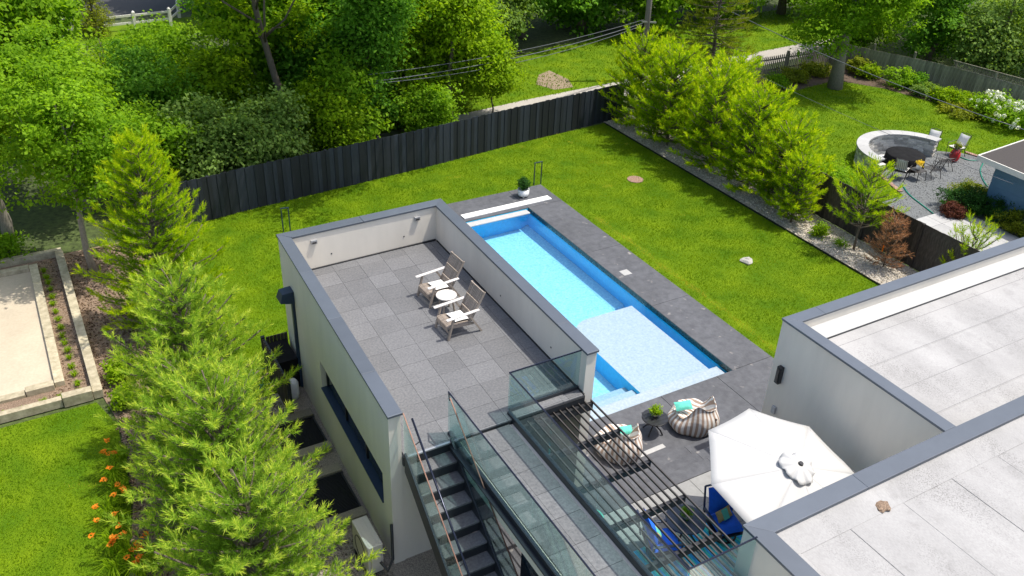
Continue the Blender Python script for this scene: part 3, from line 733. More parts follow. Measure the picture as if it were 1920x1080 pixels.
# dark shadow-gap strip round the foot of the parapets
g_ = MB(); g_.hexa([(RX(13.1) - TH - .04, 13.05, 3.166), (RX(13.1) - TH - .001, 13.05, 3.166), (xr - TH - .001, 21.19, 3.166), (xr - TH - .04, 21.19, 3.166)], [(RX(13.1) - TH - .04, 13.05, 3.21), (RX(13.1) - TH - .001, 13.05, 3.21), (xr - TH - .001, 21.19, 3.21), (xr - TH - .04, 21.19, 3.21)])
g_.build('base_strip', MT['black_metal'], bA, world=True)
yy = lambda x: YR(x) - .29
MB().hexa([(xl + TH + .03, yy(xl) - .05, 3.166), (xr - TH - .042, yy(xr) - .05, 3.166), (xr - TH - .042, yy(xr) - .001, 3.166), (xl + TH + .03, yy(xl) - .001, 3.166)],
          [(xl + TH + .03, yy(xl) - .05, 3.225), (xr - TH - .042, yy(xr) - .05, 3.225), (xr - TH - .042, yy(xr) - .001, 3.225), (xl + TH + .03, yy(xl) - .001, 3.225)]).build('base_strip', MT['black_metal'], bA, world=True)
# copings in lengths, mitred at the rear corners
OV = 0.03
def coping(q):
    MB().prism(q, ZC - .06, ZC).build('coping', MT['coping'], bA, world=True, bevel=0.006)
cuts = [13.04, 14.6, 16.9, 19.2, 21.5]
for a, b in zip(cuts[:-1], cuts[1:]):
    e = .003
    far = b > 21.3
    yb0 = YR(LX(21.4)) + OV if far else b - e; yb1 = YR(LX(21.4)) - .29 - OV if far else b - e
    coping([(LX(a) - OV, a + e), (LX(a) + TH + OV, a + e), (LX(yb1) + TH + OV, yb1), (LX(yb0) - OV, yb0)])
cuts = [13.05, 14.35, 17.6, 21.5]
for a, b in zip(cuts[:-1], cuts[1:]):
    far = b > 21.3
    yb0 = YR(xr) + OV if far else b - .003; yb1 = YR(xr) - .29 - OV if far else b - .003
    coping([(RX(a) - TH - OV, a + .003), (RX(a) + OV, a + .003), (RX(yb0) + OV, yb0), (RX(yb1) - TH - OV, yb1)])
for a, b in ((0, .48), (.482, 1)):
    f = lambda t, o: (LX(21.4) - OV + .004 + (RX(21.5) + OV * 2 - LX(21.4) - .008) * t)
    xo0, xo1 = f(a, 0), f(b, 0); 
    xi0 = xo0 + (TH + 2 * OV if a == 0 else 0); xi1 = xo1 - (TH + 2 * OV if b == 1 else 0)
    coping([(xi0, YR(xi0) - .29 - OV), (xi1, YR(xi1) - .29 - OV), (xo1, YR(xo1) + OV), (xo0, YR(xo0) + OV)])
# parapet lights, weep holes
for x in (6.31, 9.44):
    s = MB().box(x - .085, x + .085, yy(x) - .07, yy(x) - .001, 4.0, 4.12).build('wall_light', MT['steel'], bA, world=True, bevel=.006)
    MB().box(x - .06, x + .06, yy(x) - .075, yy(x) - .069, 4.02, 4.07).build('lens', MT['bronze_metal'], s, world=True)
for x in (6.79, 9.02): MB().box(x - .02, x + .02, yy(x) - .008, yy(x) - .0005, 3.53, 3.57).build('weep_hole', MT['black_metal'], bA, world=True)
for y in (14.6, 17.2): MB().box(RX(y) - TH - .008, RX(y) - TH - .0005, y - .02, y + .02, 3.5, 3.54).build('weep_hole', MT['black_metal'], bA, world=True)
# band window in the left wall
wn_ = bpy.data.objects.new('window', None); col.objects.link(wn_); wn_.parent = bA
def wl_box(name, y0, y1, z0, z1, x0, x1, mat, par):
    MB().hexa([(LX(y0) + x0, y0, z0), (LX(y0) + x1, y0, z0), (LX(y1) + x1, y1, z0), (LX(y1) + x0, y1, z0)], [(LX(y0) + x0, y0, z1), (LX(y0) + x1, y0, z1), (LX(y1) + x1, y1, z1), (LX(y1) + x0, y1, z1)]).build(name, MT[mat], par, world=True)
n3 = [W0 + .03, 15.1, 16.6, W1 - .03]
for a, b in zip(n3[:-1], n3[1:]):
    wl_box('pane', a + .03, b - .03, WZ0 + .07, WZ1 - .04, .16, .18, 'window', wn_)
    wl_box('mullion', b - .028, b + .028, WZ0 + .04, WZ1 - .005, .13, .2, 'black_metal', wn_)
wl_box('frame', W0 + .002, W0 + .03, WZ0 + .04, WZ1 - .003, .13, .2, 'black_metal', wn_)
wl_box('sill', W0 + .002, W1 - .002, WZ0 + .002, WZ0 + .035, -.03, .26, 'navy', wn_)
# downspout, flood light
dsx = LX(20.9)
MB().box(dsx - .10, dsx - .003, 20.25, 20.38, 0.02, 3.1).build('downspout', MT['navy'], bA, world=True, bevel=.01)
fl_ = MB().hexa([(dsx - .42, 20.2, 2.95), (dsx - .04, 20.2, 2.85), (dsx - .04, 20.62, 2.85), (dsx - .42, 20.62, 2.95)], [(dsx - .34, 20.24, 3.2), (dsx - .02, 20.24, 3.22), (dsx - .02, 20.58, 3.22), (dsx - .34, 20.58, 3.2)]).build('rain_head', MT['navy'], bA, world=True, bevel=.01)

# ---- slatted bin enclosure by the wall
en = thing('bin_enclosure', 'black slatted screen enclosure between lawn and pool house wall', 'screen', (4.8, 20.2, 0))
for k in range(17):
    y = 19.15 + 2.2 * k / 16; MB().box(4.62, 4.65, y - .045, y + .045, 0.03, 1.2).build('slat', MT['fence_brown'], en, world=True)
for z in (.25, 1.12): MB().box(4.655, 4.70, 19.05, 21.4, z, z + .07).build('rail', MT['fence'], en, world=True)
for y in (19.08, 21.42): MB().box(4.6, 4.7, y - .05, y + .05, 0, 1.25).build('post', MT['fence'], en, world=True)
for k in range(6): x = 4.74 + .105 * k; MB().box(x, x + .095, 21.4, 21.43, 0.03, 1.2).build('slat', MT['fence_brown'], en, world=True)
single('storage_box', 'black lidded storage box inside the slatted screen', 'box', MB().box(4.72, 5.28, 20.3, 21.36, 0.01, 0.98).box(4.71, 5.29, 20.28, 21.37, .985, 1.02), MT['cover'], bevel=.01)
single('pool_filter', 'white pool filter tank behind the slatted screen', 'tank', MB().lathe([(.01, 0), (.13, 0), (.15, .1), (.15, .5), (.1, .6), (.05, .64), (.01, .65)], 18), MT['white_pl'], (4.98, 19.9, .02), smooth=True)

# ---- window wells with grates, air conditioner
for (x0, x1, y0, y1, lab) in ((3.95, 5.16, 17.55, 18.75, 'black metal grate over window well beside the slatted screen'), (3.9, 5.08, 14.95, 16.35, 'black metal grate over window well nearest the air conditioner')):
    w = thing('window_well', lab, 'grate', ((x0 + x1) / 2, (y0 + y1) / 2, 0))
    MB().box(x0, x1, y0, y1, 0.01, 0.03).build('well_floor', MT['cover'], w, world=True)
    for (a, b, c, d) in ((x0 - .05, x1, y0 - .28, y0, ), (x0 - .05, x1, y1, y1 + .28)):
        MB().box(a, b, c, d, 0.0, 0.2).build('timber_kerb', MT['wood_grey'], w, world=True, bevel=.01)
    gf = MB().box(x0, x1, y0 + .01, y0 + .05, .1, .15).box(x0, x1, y1 - .05, y1 - .01, .1, .15).box(x0, x0 + .04, y0 + .055, y1 - .055, .1, .15).box(x1 - .06, x1 - .02, y0 + .055, y1 - .055, .1, .15).build('grate_frame', MT['black_metal'], w, world=True)
    k = y0 + .09
    while k < y1 - .08:
        MB().box(x0 + .045, x1 - .065, k, k + .012, .115, .14).build('bar', MT['black_metal'], gf, world=True); k += .045
ac = thing('air_conditioner', 'beige outdoor air conditioner unit beside cream stucco wall', 'air conditioner', (4.62, 13.45, 0))
MB().box(4.44, 4.8, 12.97, 13.93, .12, .95).build('casing', MT['beige_metal'], ac, world=True, bevel=.02)
for k in range(3): MB().box(4.5 + .09 * k, 4.54 + .09 * k, 13.02, 13.88, .951, .958).build('top_rib', MT['beige_metal'], ac, world=True)
MB().box(4.5, 4.72, 12.90, 12.968, .35, .8).build('valve_cover', MT['beige_metal'], ac, world=True, bevel=.01)
for y in (13.1, 13.8): MB().box(4.42, 4.82, y - .03, y + .03, 0.01, .12).build('foot', MT['black_metal'], ac, world=True)
cl = MB().tube([(4.436, 13.45 + .3 * math.cos(a), .53 + .3 * math.sin(a)) for a in np.linspace(0, 6.283, 24)], .01, 5).build('fan_grille', MT['black_metal'], ac, world=True)
MB().tube([(4.7, 12.9, .5), (4.8, 12.75, .3), (4.95, 12.8, .55), (5.05, 13.05, .9), (5.06, 13.08, 1.3)], .035, 7).build('pipe', MT['black_metal'], ac, world=True, smooth=True)

# ================================================================== STAIRS
stc = thing('staircase', 'outdoor stair with grey stone treads between glass guards', 'staircase', (5.95, 11.5, 0))
X0, X1 = 5.44, 6.46
MB().box(X0, X1, 12.96, 13.015, 3.166, 3.203).build('nosing', MT['steel'], stc, world=True)
for k in range(11):
    z = 3.2 - .27 * (k + 1); y1 = 13.0 - .35 * k; y0 = y1 - .35
    MB().box(X0 + .02, X1 - .02, y0, y1, z - .05, z).build('tread', MT['tile'], stc, world=True, bevel=.004)
    MB().box(X0 + .02, X1 - .02, y1 + .002, y1 + .02, z + .002, z + .27 - .052).build('riser', MT['dark_channel'], stc, world=True)
def slope(y): return 3.2 - (13.0 - y) * .27 / .35
for x in (X0 - .03, X1 + .01):
    ya_, yb_ = 13.0, 9.15
    MB().hexa([(x - .03, yb_, slope(yb_) - .42), (x + .03, yb_, slope(yb_) - .42), (x + .03, ya_, slope(ya_) - .42), (x - .03, ya_, slope(ya_) - .42)],
              [(x - .03, yb_, slope(yb_) + .10), (x + .03, yb_, slope(yb_) + .10), (x + .03, ya_, slope(ya_) + .10), (x - .03, ya_, slope(ya_) + .10)]).build('stringer', MT['dark_channel'], stc, world=True, bevel=.006)
    for (a, b) in ((13.05, 11.3), (11.28, 9.2)):
        MB().hexa([(x - .007, b, slope(b) - .1), (x + .007, b, slope(b) - .1), (x + .007, a, slope(a) - .1), (x - .007, a, slope(a) - .1)],
                  [(x - .007, b, slope(b) + 1.08), (x + .007, b, slope(b) + 1.08), (x + .007, a, slope(a) + 1.08), (x - .007, a, slope(a) + 1.08)]).build('glass_panel', MT['glass'], stc, world=True)
    MB().bar((x, 13.05, slope(13.05) + 1.092), (x, 9.2, slope(9.2) + 1.092), .022, .022).build('edge_cap', MT['copper_edge'], stc, world=True)
hr = MB().tube([(X0 + .13, 12.98, slope(12.98) + 1.0), (X0 + .13, 9.2, slope(9.2) + 1.0)], .024, 10).build('handrail', MT['blue_rail'], stc, world=True, smooth=True)
for y in (12.6, 11.6, 10.6): MB().tube([(X0 - .02, y, slope(y) + .9), (X0 + .13, y, slope(y) + .98)], .011, 6).build('bracket', MT['black_metal'], hr, world=True)

# ================================================================== WALKWAY (bridge) with glass guards
wk = thing('walkway', 'raised stone walkway with glass guards leading from terrace to house', 'walkway', (7.3, 8, 0))
MB().box(6.5, 8.1, 1.0, 13.0, 2.72, 3.085).box(8.1, 9.58, 1.0, 7.15, 2.72, 3.085).build('deck_slab', MT['stucco'], wk, world=True)
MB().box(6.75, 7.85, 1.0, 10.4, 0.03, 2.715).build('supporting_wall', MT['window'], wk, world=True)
j = 0; y = 12.995
while y > 2.0:
    for (x0, x1) in ((6.705, 7.3), (7.305, 7.9)):
        MB().box(x0, x1, y - .715, y - .004, 3.088, 3.12).build('tile', MT['tile'], wk, world=True)
    y -= .72
for x in (6.55, 8.03):
    ye = 1.5 if x < 7 else 7.2
    MB().box(x - .045, x + .045, ye, 13.25, 3.122 if False else 3.09, 3.26).build('base_channel', MT['dark_channel'], wk, world=True, bevel=.008)
    MB().box(x - .15 if x < 7 else x + .05, x - .05 if x < 7 else x + .13, ye, 12.98, 3.09, 3.13).build('edge_trim', MT['dark_channel'], wk, world=True)
    y = 13.3
    while y > ye + .2:
        yb_ = max(y - 1.75, ye)
        MB().box(x - .008, x + .008, yb_ + .006, y - .006, 3.262, 4.28).build('glass_panel', MT['glass'], wk, world=True); y = yb_
    MB().box(x - .014, x + .014, ye, 13.3, 4.282, 4.305).build('top_rail', MT['blue_rail'], wk, world=True)
for (xa_, xb_, y, nm) in ((8.06, 9.9, 13.29, 'terrace'), (8.06, 9.56, 7.2, 'landing')):
    zb = 3.2 if y > 10 else 3.09
    MB().box(xa_, xb_, y - .03, y + .03, zb, zb + .09).build('base_channel', MT['dark_channel'], wk, world=True)
    MB().box(xa_, xb_, y - .008, y + .008, zb + .092, 4.28).build('glass_panel', MT['glass'], wk, world=True)
    MB().box(xa_ - .045, xb_, y - .014, y + .014, 4.2825, 4.306).build('top_rail', MT['blue_rail'], wk, world=True)
MB().tube([(X1 + .0, 13.06, 4.27), (6.55, 13.28, 4.27)], .016, 6).build('guard_link', MT['black_metal'], wk, world=True)
MB().box(8.1, 9.9, 12.99, 13.018, 2.9, 3.16).build('fascia', MT['black_metal'], wk, world=True)

# ================================================================== PERGOLA
pg = thing('pergola', 'flat dark metal slat pergola over the patio', 'pergola', (9.1, 10.3, 0))
for (y, h) in ((12.93, .2), (11.85, .16), (10.72, .16), (9.55, .16), (8.43, .16), (7.3, .16)):
    MB().box(8.12, 10.09, y - .04, y + .04, 2.985 - h, 2.985).build('crossbeam', MT['black_metal'], pg, world=True)
for k in range(12):
    x = 8.2 + k * (10.08 - 8.2) / 11
    MB().box(x - .013, x + .013, 7.2, 12.985, 2.987, 3.035).build('slat', MT['bronze_metal'], pg, world=True)
for y in (7.3,): MB().box(10.0, 10.08, y - .04, y + .04, .455, 2.82).build('post', MT['black_metal'], pg, world=True)

# ================================================================== MAIN HOUSE (right, near)
hs = thing('main_house', 'cream stucco house with flat grey membrane roofs and dark metal copings', 'house', (15, 6, 0))
RZ = 4.2
XH, YH, XB, YB, XE, YE = 9.6, 7.6, 15.16, 12.32, 34, -8
tw = .30
MB().box(XH + .03, XH + tw, YE, YH - .03, 0, RZ - .06).build('side_wall', MT['stucco'], hs, world=True)
MB().box(XH + tw + .002, XE, YH - tw - .03, YH - .03, 0, RZ - .06).build('rear_wall', MT['stucco'], hs, world=True)
MB().box(XB + .03, XB + tw, YH - .028, YB - .03, 0, RZ - .06).build('side_wall', MT['stucco'], hs, world=True)
MB().box(XB + tw + .002, XE, YB - tw - .02, YB - .03, 0, RZ - .06).build('rear_wall', MT['stucco'], hs, world=True)
cw = .40
def cop(q, z0=RZ - .06, z1=RZ): MB().prism(q, z0, z1).build('coping', MT['coping'], hs, world=True, bevel=.006)
cop([(XH, YE), (XH + cw, YE), (XH + cw, YH - cw), (XH, YH)])
cop([(XH + cw + .002, YH - cw), (12.4, YH - cw), (12.4, YH), (XH + .004, YH)])
cop([(12.404, YH - cw), (20.5, YH - cw), (20.5, YH), (12.404, YH)]); cop([(20.504, YH - cw), (XE, YH - cw), (XE, YH), (20.504, YH)])
cb = .34
cop([(XB, YH + .003), (XB + cb, YH + .003), (XB + cb, 9.9), (XB, 9.9)]); cop([(XB, 9.904), (XB + cb, 9.904), (XB + cb, YB - cb), (XB, YB)])
cop([(XB + cb + .002, YB - cb), (16.3, YB - cb), (16.3, YB), (XB + .004, YB)]); cop([(16.304, YB - cb), (XE, YB - cb), (XE, YB), (16.304, YB)])
for (q) in ([(XH + .05, YE), (XH + cw - .04, YE), (XH + cw - .04, YH - cw + .04), (XH + .05, YH - cw + .04)],): pass
ZR1 = 3.96; ZR2 = 3.66
# near roof: overlapping sheets run towards the camera
x = XH + cw + .12; k = 0
while x < XE - .5:
    w = 1.42
    MB().box(x - .04, x + w, YE, YH - cw - .3, ZR1 - .05, ZR1 + (.006 if k % 2 else 0.0)).build('membrane_sheet', MT['membrane'], hs, world=True); (MB().box(x - .046, x - .034, YE, YH - cw - .47, ZR1 + .002, ZR1 + .0085).build('seam', MT['seam'], hs, world=True) if k else None); x += w; k += 1
# upstand flashing round the near roof: sloping cant in lengths
x = XH + tw + .003; 
for (a, b) in ((x, 12.55), (12.552, 15.2), (15.202, 18.4), (18.402, 24), (24.002, XE)):
    MB().hexa([(a, YH - cw - .46, ZR1 - .04), (b, YH - cw - .46, ZR1 - .04), (b, YH - tw - .033, ZR1 - .04), (a, YH - tw - .033, ZR1 - .04)],
              [(a, YH - cw - .46, ZR1 + .012), (b, YH - cw - .46, ZR1 + .012), (b, YH - tw - .033, RZ - .075), (a, YH - tw - .033, RZ - .075)]).build('cant_flashing', MT['membrane'], hs, world=True)
MB().hexa([(XH + tw + .003, YE, ZR1 - .04), (XH + cw + .25, YE, ZR1 - .04), (XH + cw + .25, YH - cw - .47, ZR1 - .04), (XH + tw + .003, YH - cw - .47, ZR1 - .04)],
          [(XH + tw + .003, YE, RZ - .075), (XH + cw + .25, YE, ZR1 + .012), (XH + cw + .25, YH - cw - .47, ZR1 + .012), (XH + tw + .003, YH - cw - .47, RZ - .075)]).build('cant_flashing', MT['membrane'], hs, world=True)
y = YB - tw - .03; k = 0
ys = [YB - tw - .02, 11.3, 10.35, 9.4, 8.45, YH - .03]
for a, b in zip(ys[:-1], ys[1:]):
    MB().box(XB + tw + .003, XE, b - .03, a - .002, ZR2 - .05, ZR2 + (.006 if k % 2 else 0)).build('membrane_sheet', MT['membrane'], hs, world=True); k += 1
    MB().box(XB + tw + .06, XE, b - .006, b + .006, ZR2 + .002, ZR2 + .0085).build('seam', MT['seam'], hs, world=True)
ya2, yb2 = YB - tw - .34, YB - tw - .022
MB().hexa([(XB + tw + .003, ya2, ZR2 - .01), (XE, ya2, ZR2 - .01), (XE, yb2, ZR2 - .01), (XB + tw + .003, yb2, ZR2 - .01)], [(XB + tw + .003, ya2, ZR2 + .02), (XE, ya2, ZR2 + .02), (XE, yb2, ZR2 + .24), (XB + tw + .003, yb2, ZR2 + .24)]).build('upstand', MT['flashing'], hs, world=True)
MB().box(XB + tw + .003, XB + tw + .05, YH, YB - tw - .345, ZR2 - .01, ZR2 + .25).build('upstand', MT['flashing'], hs, world=True, bevel=.01)
MB().box(XB + tw + .06, XE, YB - tw - .38, YB - tw - .345, ZR2 - .01, ZR2 + .024).build('termination_bar', MT['dark_channel'], hs, world=True)
# wall fittings on the courtyard face
lt = MB().box(XB - .09, XB + .028, 11.9, 12.04, 2.45, 2.95).build('wall_light', MT['black_metal'], hs, world=True, bevel=.008)
MB().box(XB - .12, XB - .091, 11.93, 12.01, 2.5, 2.9).build('shade', MT['bronze_metal'], lt, world=True)
MB().box(XB - .03, XB + .028, 11.85, 11.97, 1.5, 1.72).build('outlet_cover', MT['grey_vinyl'], hs, world=True, bevel=.01)
single('bird_nest_debris', 'round clump of brown debris on near roof beside coping', 'debris', MB().lathe([(.01, .0), (.17, 0), (.15, .03), (.08, .045), (.01, .05)], 14, fn=lambda r, z, a, i: (r * (1 + .18 * math.sin(5 * a + i)), z)), MT['mulch'], tuple(P(1652, 948, ZR1 + .03)))
# ================================================================== FURNITURE ON THE TERRACE
def lounge_chair(label, loc, rz):
    t = thing('lounge_chair', label, 'chair', loc, rz, 'slatted wooden chairs on the terrace')
    for s in (-1, 1):
        y = .34 * s
        MB().bar((-.45, y, 0), (-.30, y, .58), .045, .06, (0, 1, 0)).build('front_leg', MT['teak'], t)
        MB().bar((.50, y, 0), (.12, y, .60), .045, .06, (0, 1, 0)).build('rear_leg', MT['teak'], t)
        MB().hexa([(-.5, y - .05, .585), (-.5, y + .045, .585), (.42, y + .045, .64), (.42, y - .045, .64)][::1], [(-.5, y - .05, .615), (-.5, y + .045, .615), (.42, y + .045, .67), (.42, y - .045, .67)]).build('armrest', MT['teak_pale'], t, bevel=.01)
        MB().bar((-.42, y * .86, .33), (.30, y * .86, .27), .03, .06).build('side_rail', MT['teak'], t)
        MB().bar((.18, y * .84, .28), (.60, y * .92, 1.10), .03, .04).build('back_rail', MT['teak'], t)
    MB().bar((-.41, -.30, .2), (-.41, .30, .2), .03, .05).build('stretcher', MT['teak'], t)
    for k in range(11):
        y = -.265 + .053 * k
        mb = MB(); pts = [(-.45, .27), (-.44, .345), (-.36, .375), (.0, .335), (.2, .315)]
        for a, b in zip(pts[:-1], pts[1:]): mb.bar((a[0], y, a[1]), (b[0], y, b[1]), .038, .018)
        mb.build('seat_slat', MT['teak'], t)
    for k in range(11):
        u = -1 + .2 * k; mb = MB()
        pts = [(.2 + .02 * u * u, .27 * u, .31), (.31, .275 * u, .55), (.46, .285 * u, .85), (.585 - .02 * u * u, .3 * u, 1.1)]
        for a, b in zip(pts[:-1], pts[1:]): mb.bar(a, b, .036, .014, (1, 0, 0))
        mb.build('back_slat', MT['teak'], t)
    for (x, z, w) in ((.29, .53, .28), (.43, .82, .29), (.58, 1.1, .32)):
        MB().bar((x - .02, -w, z), (x - .02, w, z), .028, .035).build('crossbar', MT['teak'], t, bevel=.006)
    return t


def soft_box(w, d, h, mat, n=6, sag=0.0):
    """pillow shape: rounded grid, thicker in the middle"""
    mb = MB(); idx = {}
    V = []; F = []
    for side in (1, -1):
        for i in range(n + 1):
            for j in range(n + 1):
                u = -1 + 2 * i / n; v = -1 + 2 * j / n
                k = (1 - abs(u) ** 3.2) * (1 - abs(v) ** 3.2)
                pin = 1 - .06 * (abs(u) * (1 - v * v) * 0 + (1 - abs(u * v)) * 0)
                V.append((u * w / 2 * (1 - .05 * (1 - abs(v)) * abs(u)), v * d / 2 * (1 - .05 * (1 - abs(u)) * abs(v)), h / 2 + side * (h / 2) * (max(k, 0) ** .45 if k > 0 else .0)))
        o = 0 if side == 1 else (n + 1) ** 2
        for i in range(n):
            for j in range(n):
                q = (o + i * (n + 1) + j, o + (i + 1) * (n + 1) + j, o + (i + 1) * (n + 1) + j + 1, o + i * (n + 1) + j + 1)
                F.append(q if side == 1 else q[::-1])
    return mb.add(V, F)


cA = (8.50, 16.73, 3.202, math.radians(2)); cB = (8.72, 18.30, 3.202, math.radians(3))
for (x, y, z, r), lab, cl_ in ((cA, 'slatted grey wooden lounge chair nearer the stairs on the tiled terrace', 'white seat cushion on the wooden chair nearer the stairs'),
                               (cB, 'slatted grey wooden lounge chair farther from the stairs on the tiled terrace', 'white seat cushion on the wooden chair farther from the stairs')):
    lounge_chair(lab, (x, y, z), r)
    c = soft_box(.42, .44, .10, 'cushion').build('seat_cushion', MT['cushion'], smooth=True); tag(c, cl_, 'cushion', 'white cushions on the terrace chairs')
    c.location = (x - .02 + .02, y - .0, z + .352); c.rotation_euler = (0, .08, r + .05)
tt = thing('side_table', 'small round slatted wooden side table between the two terrace chairs', 'table', (8.62, 17.62, 3.202))
n = 6
for k in range(n):
    y0 = -.27 + .09 * k; y1 = y0 + .083
    pts = []
    for (ya_, yb_) in ((y0, y1),):
        xs0 = [math.sqrt(max(.0, .27 ** 2 - y * y)) for y in np.linspace(ya_, yb_, 4)]
        ysn = np.linspace(ya_, yb_, 4)
        pts = [(xx, yv) for xx, yv in zip(xs0, ysn)] + [(-xx, yv) for xx, yv in list(zip(xs0, ysn))[::-1]]
    pts = [p for i, p in enumerate(pts) if i == 0 or (abs(p[0] - pts[i - 1][0]) + abs(p[1] - pts[i - 1][1])) > 1e-4]
    MB().prism(pts, .47, .495).build('top_slat', MT['teak_pale'], tt)
MB().box(-.2, .2, -.03, .03, .44, .469).box(-.03, .03, -.2, -.032, .44, .469).box(-.03, .03, .032, .2, .44, .469).build('apron', MT['teak'], tt)
for a in range(4):
    an = math.pi / 4 + a * math.pi / 2; MB().bar((.23 * math.cos(an), .23 * math.sin(an), 0), (.15 * math.cos(an), .15 * math.sin(an), .46), .04, .04).build('leg', MT['teak'], tt)

# ================================================================== POOLSIDE
def beanbag(label, loc, rz, seed):
    rng = np.random.default_rng(seed); NA = 120; S = 28
    rows = 26; V = []; st_ = []; F = []
    us = [i / rows for i in range(rows + 1)]; us = [u for u in us if u <= .62] + [.62] + [-.6201] + [u for u in us if u > .62]; rows = len(us) - 1
    for i in range(rows + 1):
        u = abs(us[i]); inner = u > .62
        for k in range(NA + 1):
            a = 2 * math.pi * k / NA
            back = max(0, math.cos(a)) ** .8       # back of the seat towards +x
            ear = math.exp(-((abs(((a + math.pi) % (2 * math.pi)) - math.pi) - .95) / .42) ** 2)
            rim = .40 + .28 * back + .20 * ear
            rb = .50 + .02 * math.sin(3 * a + seed) + .015 * math.sin(7 * a)
            if u < .12: r, z = rb * .86 * (u / .12), .0
            elif u < .62:
                s = (u - .12) / .5; z = rim * (s ** .9); r = rb * (.86 + .17 * math.sin(math.pi * min(1, s * 1.15)) - .10 * s * s - .08 * ear * s)
            else:
                s = (u - .62) / .38; seat = .36
                z = rim + (seat - rim) * (math.sin(s * math.pi / 2) ** .8) ; r = rb * (.80 - .08 * ear) * (1 - s) ** .85
                z += .03 * math.sin(math.pi * min(1, s * 3)) * (s < .33)
            V.append((r * math.cos(a) * 1.08, r * math.sin(a), z + .012 * math.sin(5 * a + 6 * u + seed)))
            st_.append(2 * S * k / NA if not inner else 40 + r * math.sin(a) * 20)
    for i in range(rows):
        for k in range(NA): F.append((i * (NA + 1) + k, i * (NA + 1) + k + 1, (i + 1) * (NA + 1) + k + 1, (i + 1) * (NA + 1) + k))
    V = np.array(V); V[:, 2] = np.maximum(V[:, 2], 0)
    me = np_mesh('bean_bag', V, np.array(F), MT['stripe'], {'stripe': np.array(st_)}); me.polygons.foreach_set('use_smooth', [True] * len(me.polygons))
    t = thing('bean_bag', label, 'bean bag', loc, rz, 'striped beanbag loungers by the pool'); link('cover', me, t)
    MB().box(-.03, .03, -.006, .006, 0, .05).build('handle_loop', MT['stripe'], t).location = (.53, 0, .45)
    return t


bR = P(1297, 793, .1); bL = P(1158, 842, .1)
beanbag('brown and white striped beanbag lounger right of the black table', (bR.x, bR.y, .03), math.radians(-72), 1).scale = (1.28, 1.28, 1.25)
beanbag('brown and white striped beanbag lounger seen partly through pergola slats', (bL.x, bL.y, .03), math.radians(-80), 2).scale = (1.25, 1.25, 1.25)
for p, lab, rz in ((P(1281, 757, .78), 'teal throw pillow on the striped beanbag right of the black table', .1), (P(1172, 803, .72), 'teal throw pillow on the striped beanbag behind the pergola slats', .1)):
    c = soft_box(.5, .27, .14, 'teal').build('throw_pillow', MT['teal'], smooth=True); tag(c, lab, 'pillow', 'teal pillows on the beanbags'); c.location = p - Vector((0, 0, .1)); c.scale = (1, 1, 1) if 'right' in lab else (.8, .9, 1); c.rotation_euler = (.5, 0, rz - .35)


def round_table(name, label, loc, r, h, legs=4, slat=True, top='black_metal'):
    t = thing(name, label, 'table', loc)
    MB().lathe([(.01, h - .035), (r, h - .035), (r, h), (.01, h)], 36).build('table_top', MT[top], t, bevel=.004)
    if slat:
        for k in range(5):
            y = (-.72 + .36 * k) * r; L_ = math.sqrt(r * r - y * y) * .94
            MB().box(-L_, L_, y - .155 * r, y + .155 * r, h + .001, h + .007).build('top_slat', MT['black_metal'], t)
    MB().lathe([(.01, h * .45), (.035, h * .45), (.035, h - .037), (.01, h - .037)], 10).build('stem', MT['black_metal'], t)
    for k in range(legs):
        a = k * 2 * math.pi / legs + .5; MB().tube([(.02 * math.cos(a), .02 * math.sin(a), h * .5), (.2 * math.cos(a), .2 * math.sin(a), h * .3), (r * .8 * math.cos(a), r * .8 * math.sin(a), .02)], .022, 7).build('leg', MT['black_metal'], t)
    return t


def pot_plant(label, loc, pr, ph, pot, leaf, blob, ncl, per, size, seed, cr=.06, aspect=.5):
    t = thing('potted_plant', label, 'plant', loc)
    MB().lathe([(.01, 0), (pr * .75, 0), (pr, ph * .6), (pr, ph), (pr * .88, ph), (pr * .85, ph * .9), (.01, ph * .9)], 20).build('pot', MT[pot], t, smooth=True)
    me, cc = leaf_crown('foliage', leaf, blob, ncl, per, cr, size, seed, aspect); link('foliage', me, t)
    return t


tb = P(1228, 783, .53); round_table('round_table', 'round black slatted table between the two striped beanbags', (tb.x, tb.y, .03), .36, .52)
pot_plant('small green plant in pot on the round black poolside table', (tb.x + .03, tb.y + .02, .558), .075, .12, 'beige_metal', 'leaf_light', [(0, 0, .2, .13, .13, .09)], 30, 14, .07, 3)
pb = P(981, 368, .03)
bx = thing('potted_plant', 'clipped ball boxwood in white footed pot at far end of pool', 'plant', pb)
MB().lathe([(.01, .05), (.2, .05), (.235, .12), (.24, .34), (.21, .34), (.2, .31), (.01, .31)], 24).build('pot', MT['white_pl'], bx, smooth=True)
for a in range(3): MB().tube([(.14 * math.cos(a * 2.1), .14 * math.sin(a * 2.1), .0), (.14 * math.cos(a * 2.1), .14 * math.sin(a * 2.1), .06)], .03, 7).build('foot', MT['white_pl'], bx)
me, _ = leaf_crown('foliage', 'box_leaf', [(0, 0, .58, .24, .24, .25)], 500, 8, .025, .045, 4); link('foliage', me, bx)
MB().tube([(0, 0, .3), (0, 0, .55)], .03, 6).build('stem', MT['bark'], bx)
for (x0, y0, x1, y1, h, lab) in ((18.36, 29.12, 18.70, 29.12, 1.0, 'dark metal hoop frame standing at far corner of pool deck'), (7.70, 29.6, 7.95, 29.55, .95, 'dark metal hoop frame standing on lawn left of terrace')):
    single('metal_hoop', lab, 'frame', MB().bar((x0, y0, 0), (x0, y0, h), .035, .035).bar((x1, y1, 0), (x1, y1, h), .035, .035).bar((x0 - .03, y0, h + .018), (x1 + .03, y1, h + .018), .035, .035), MT['navy'], bevel=.004)
p = P(1191, 337, 0)
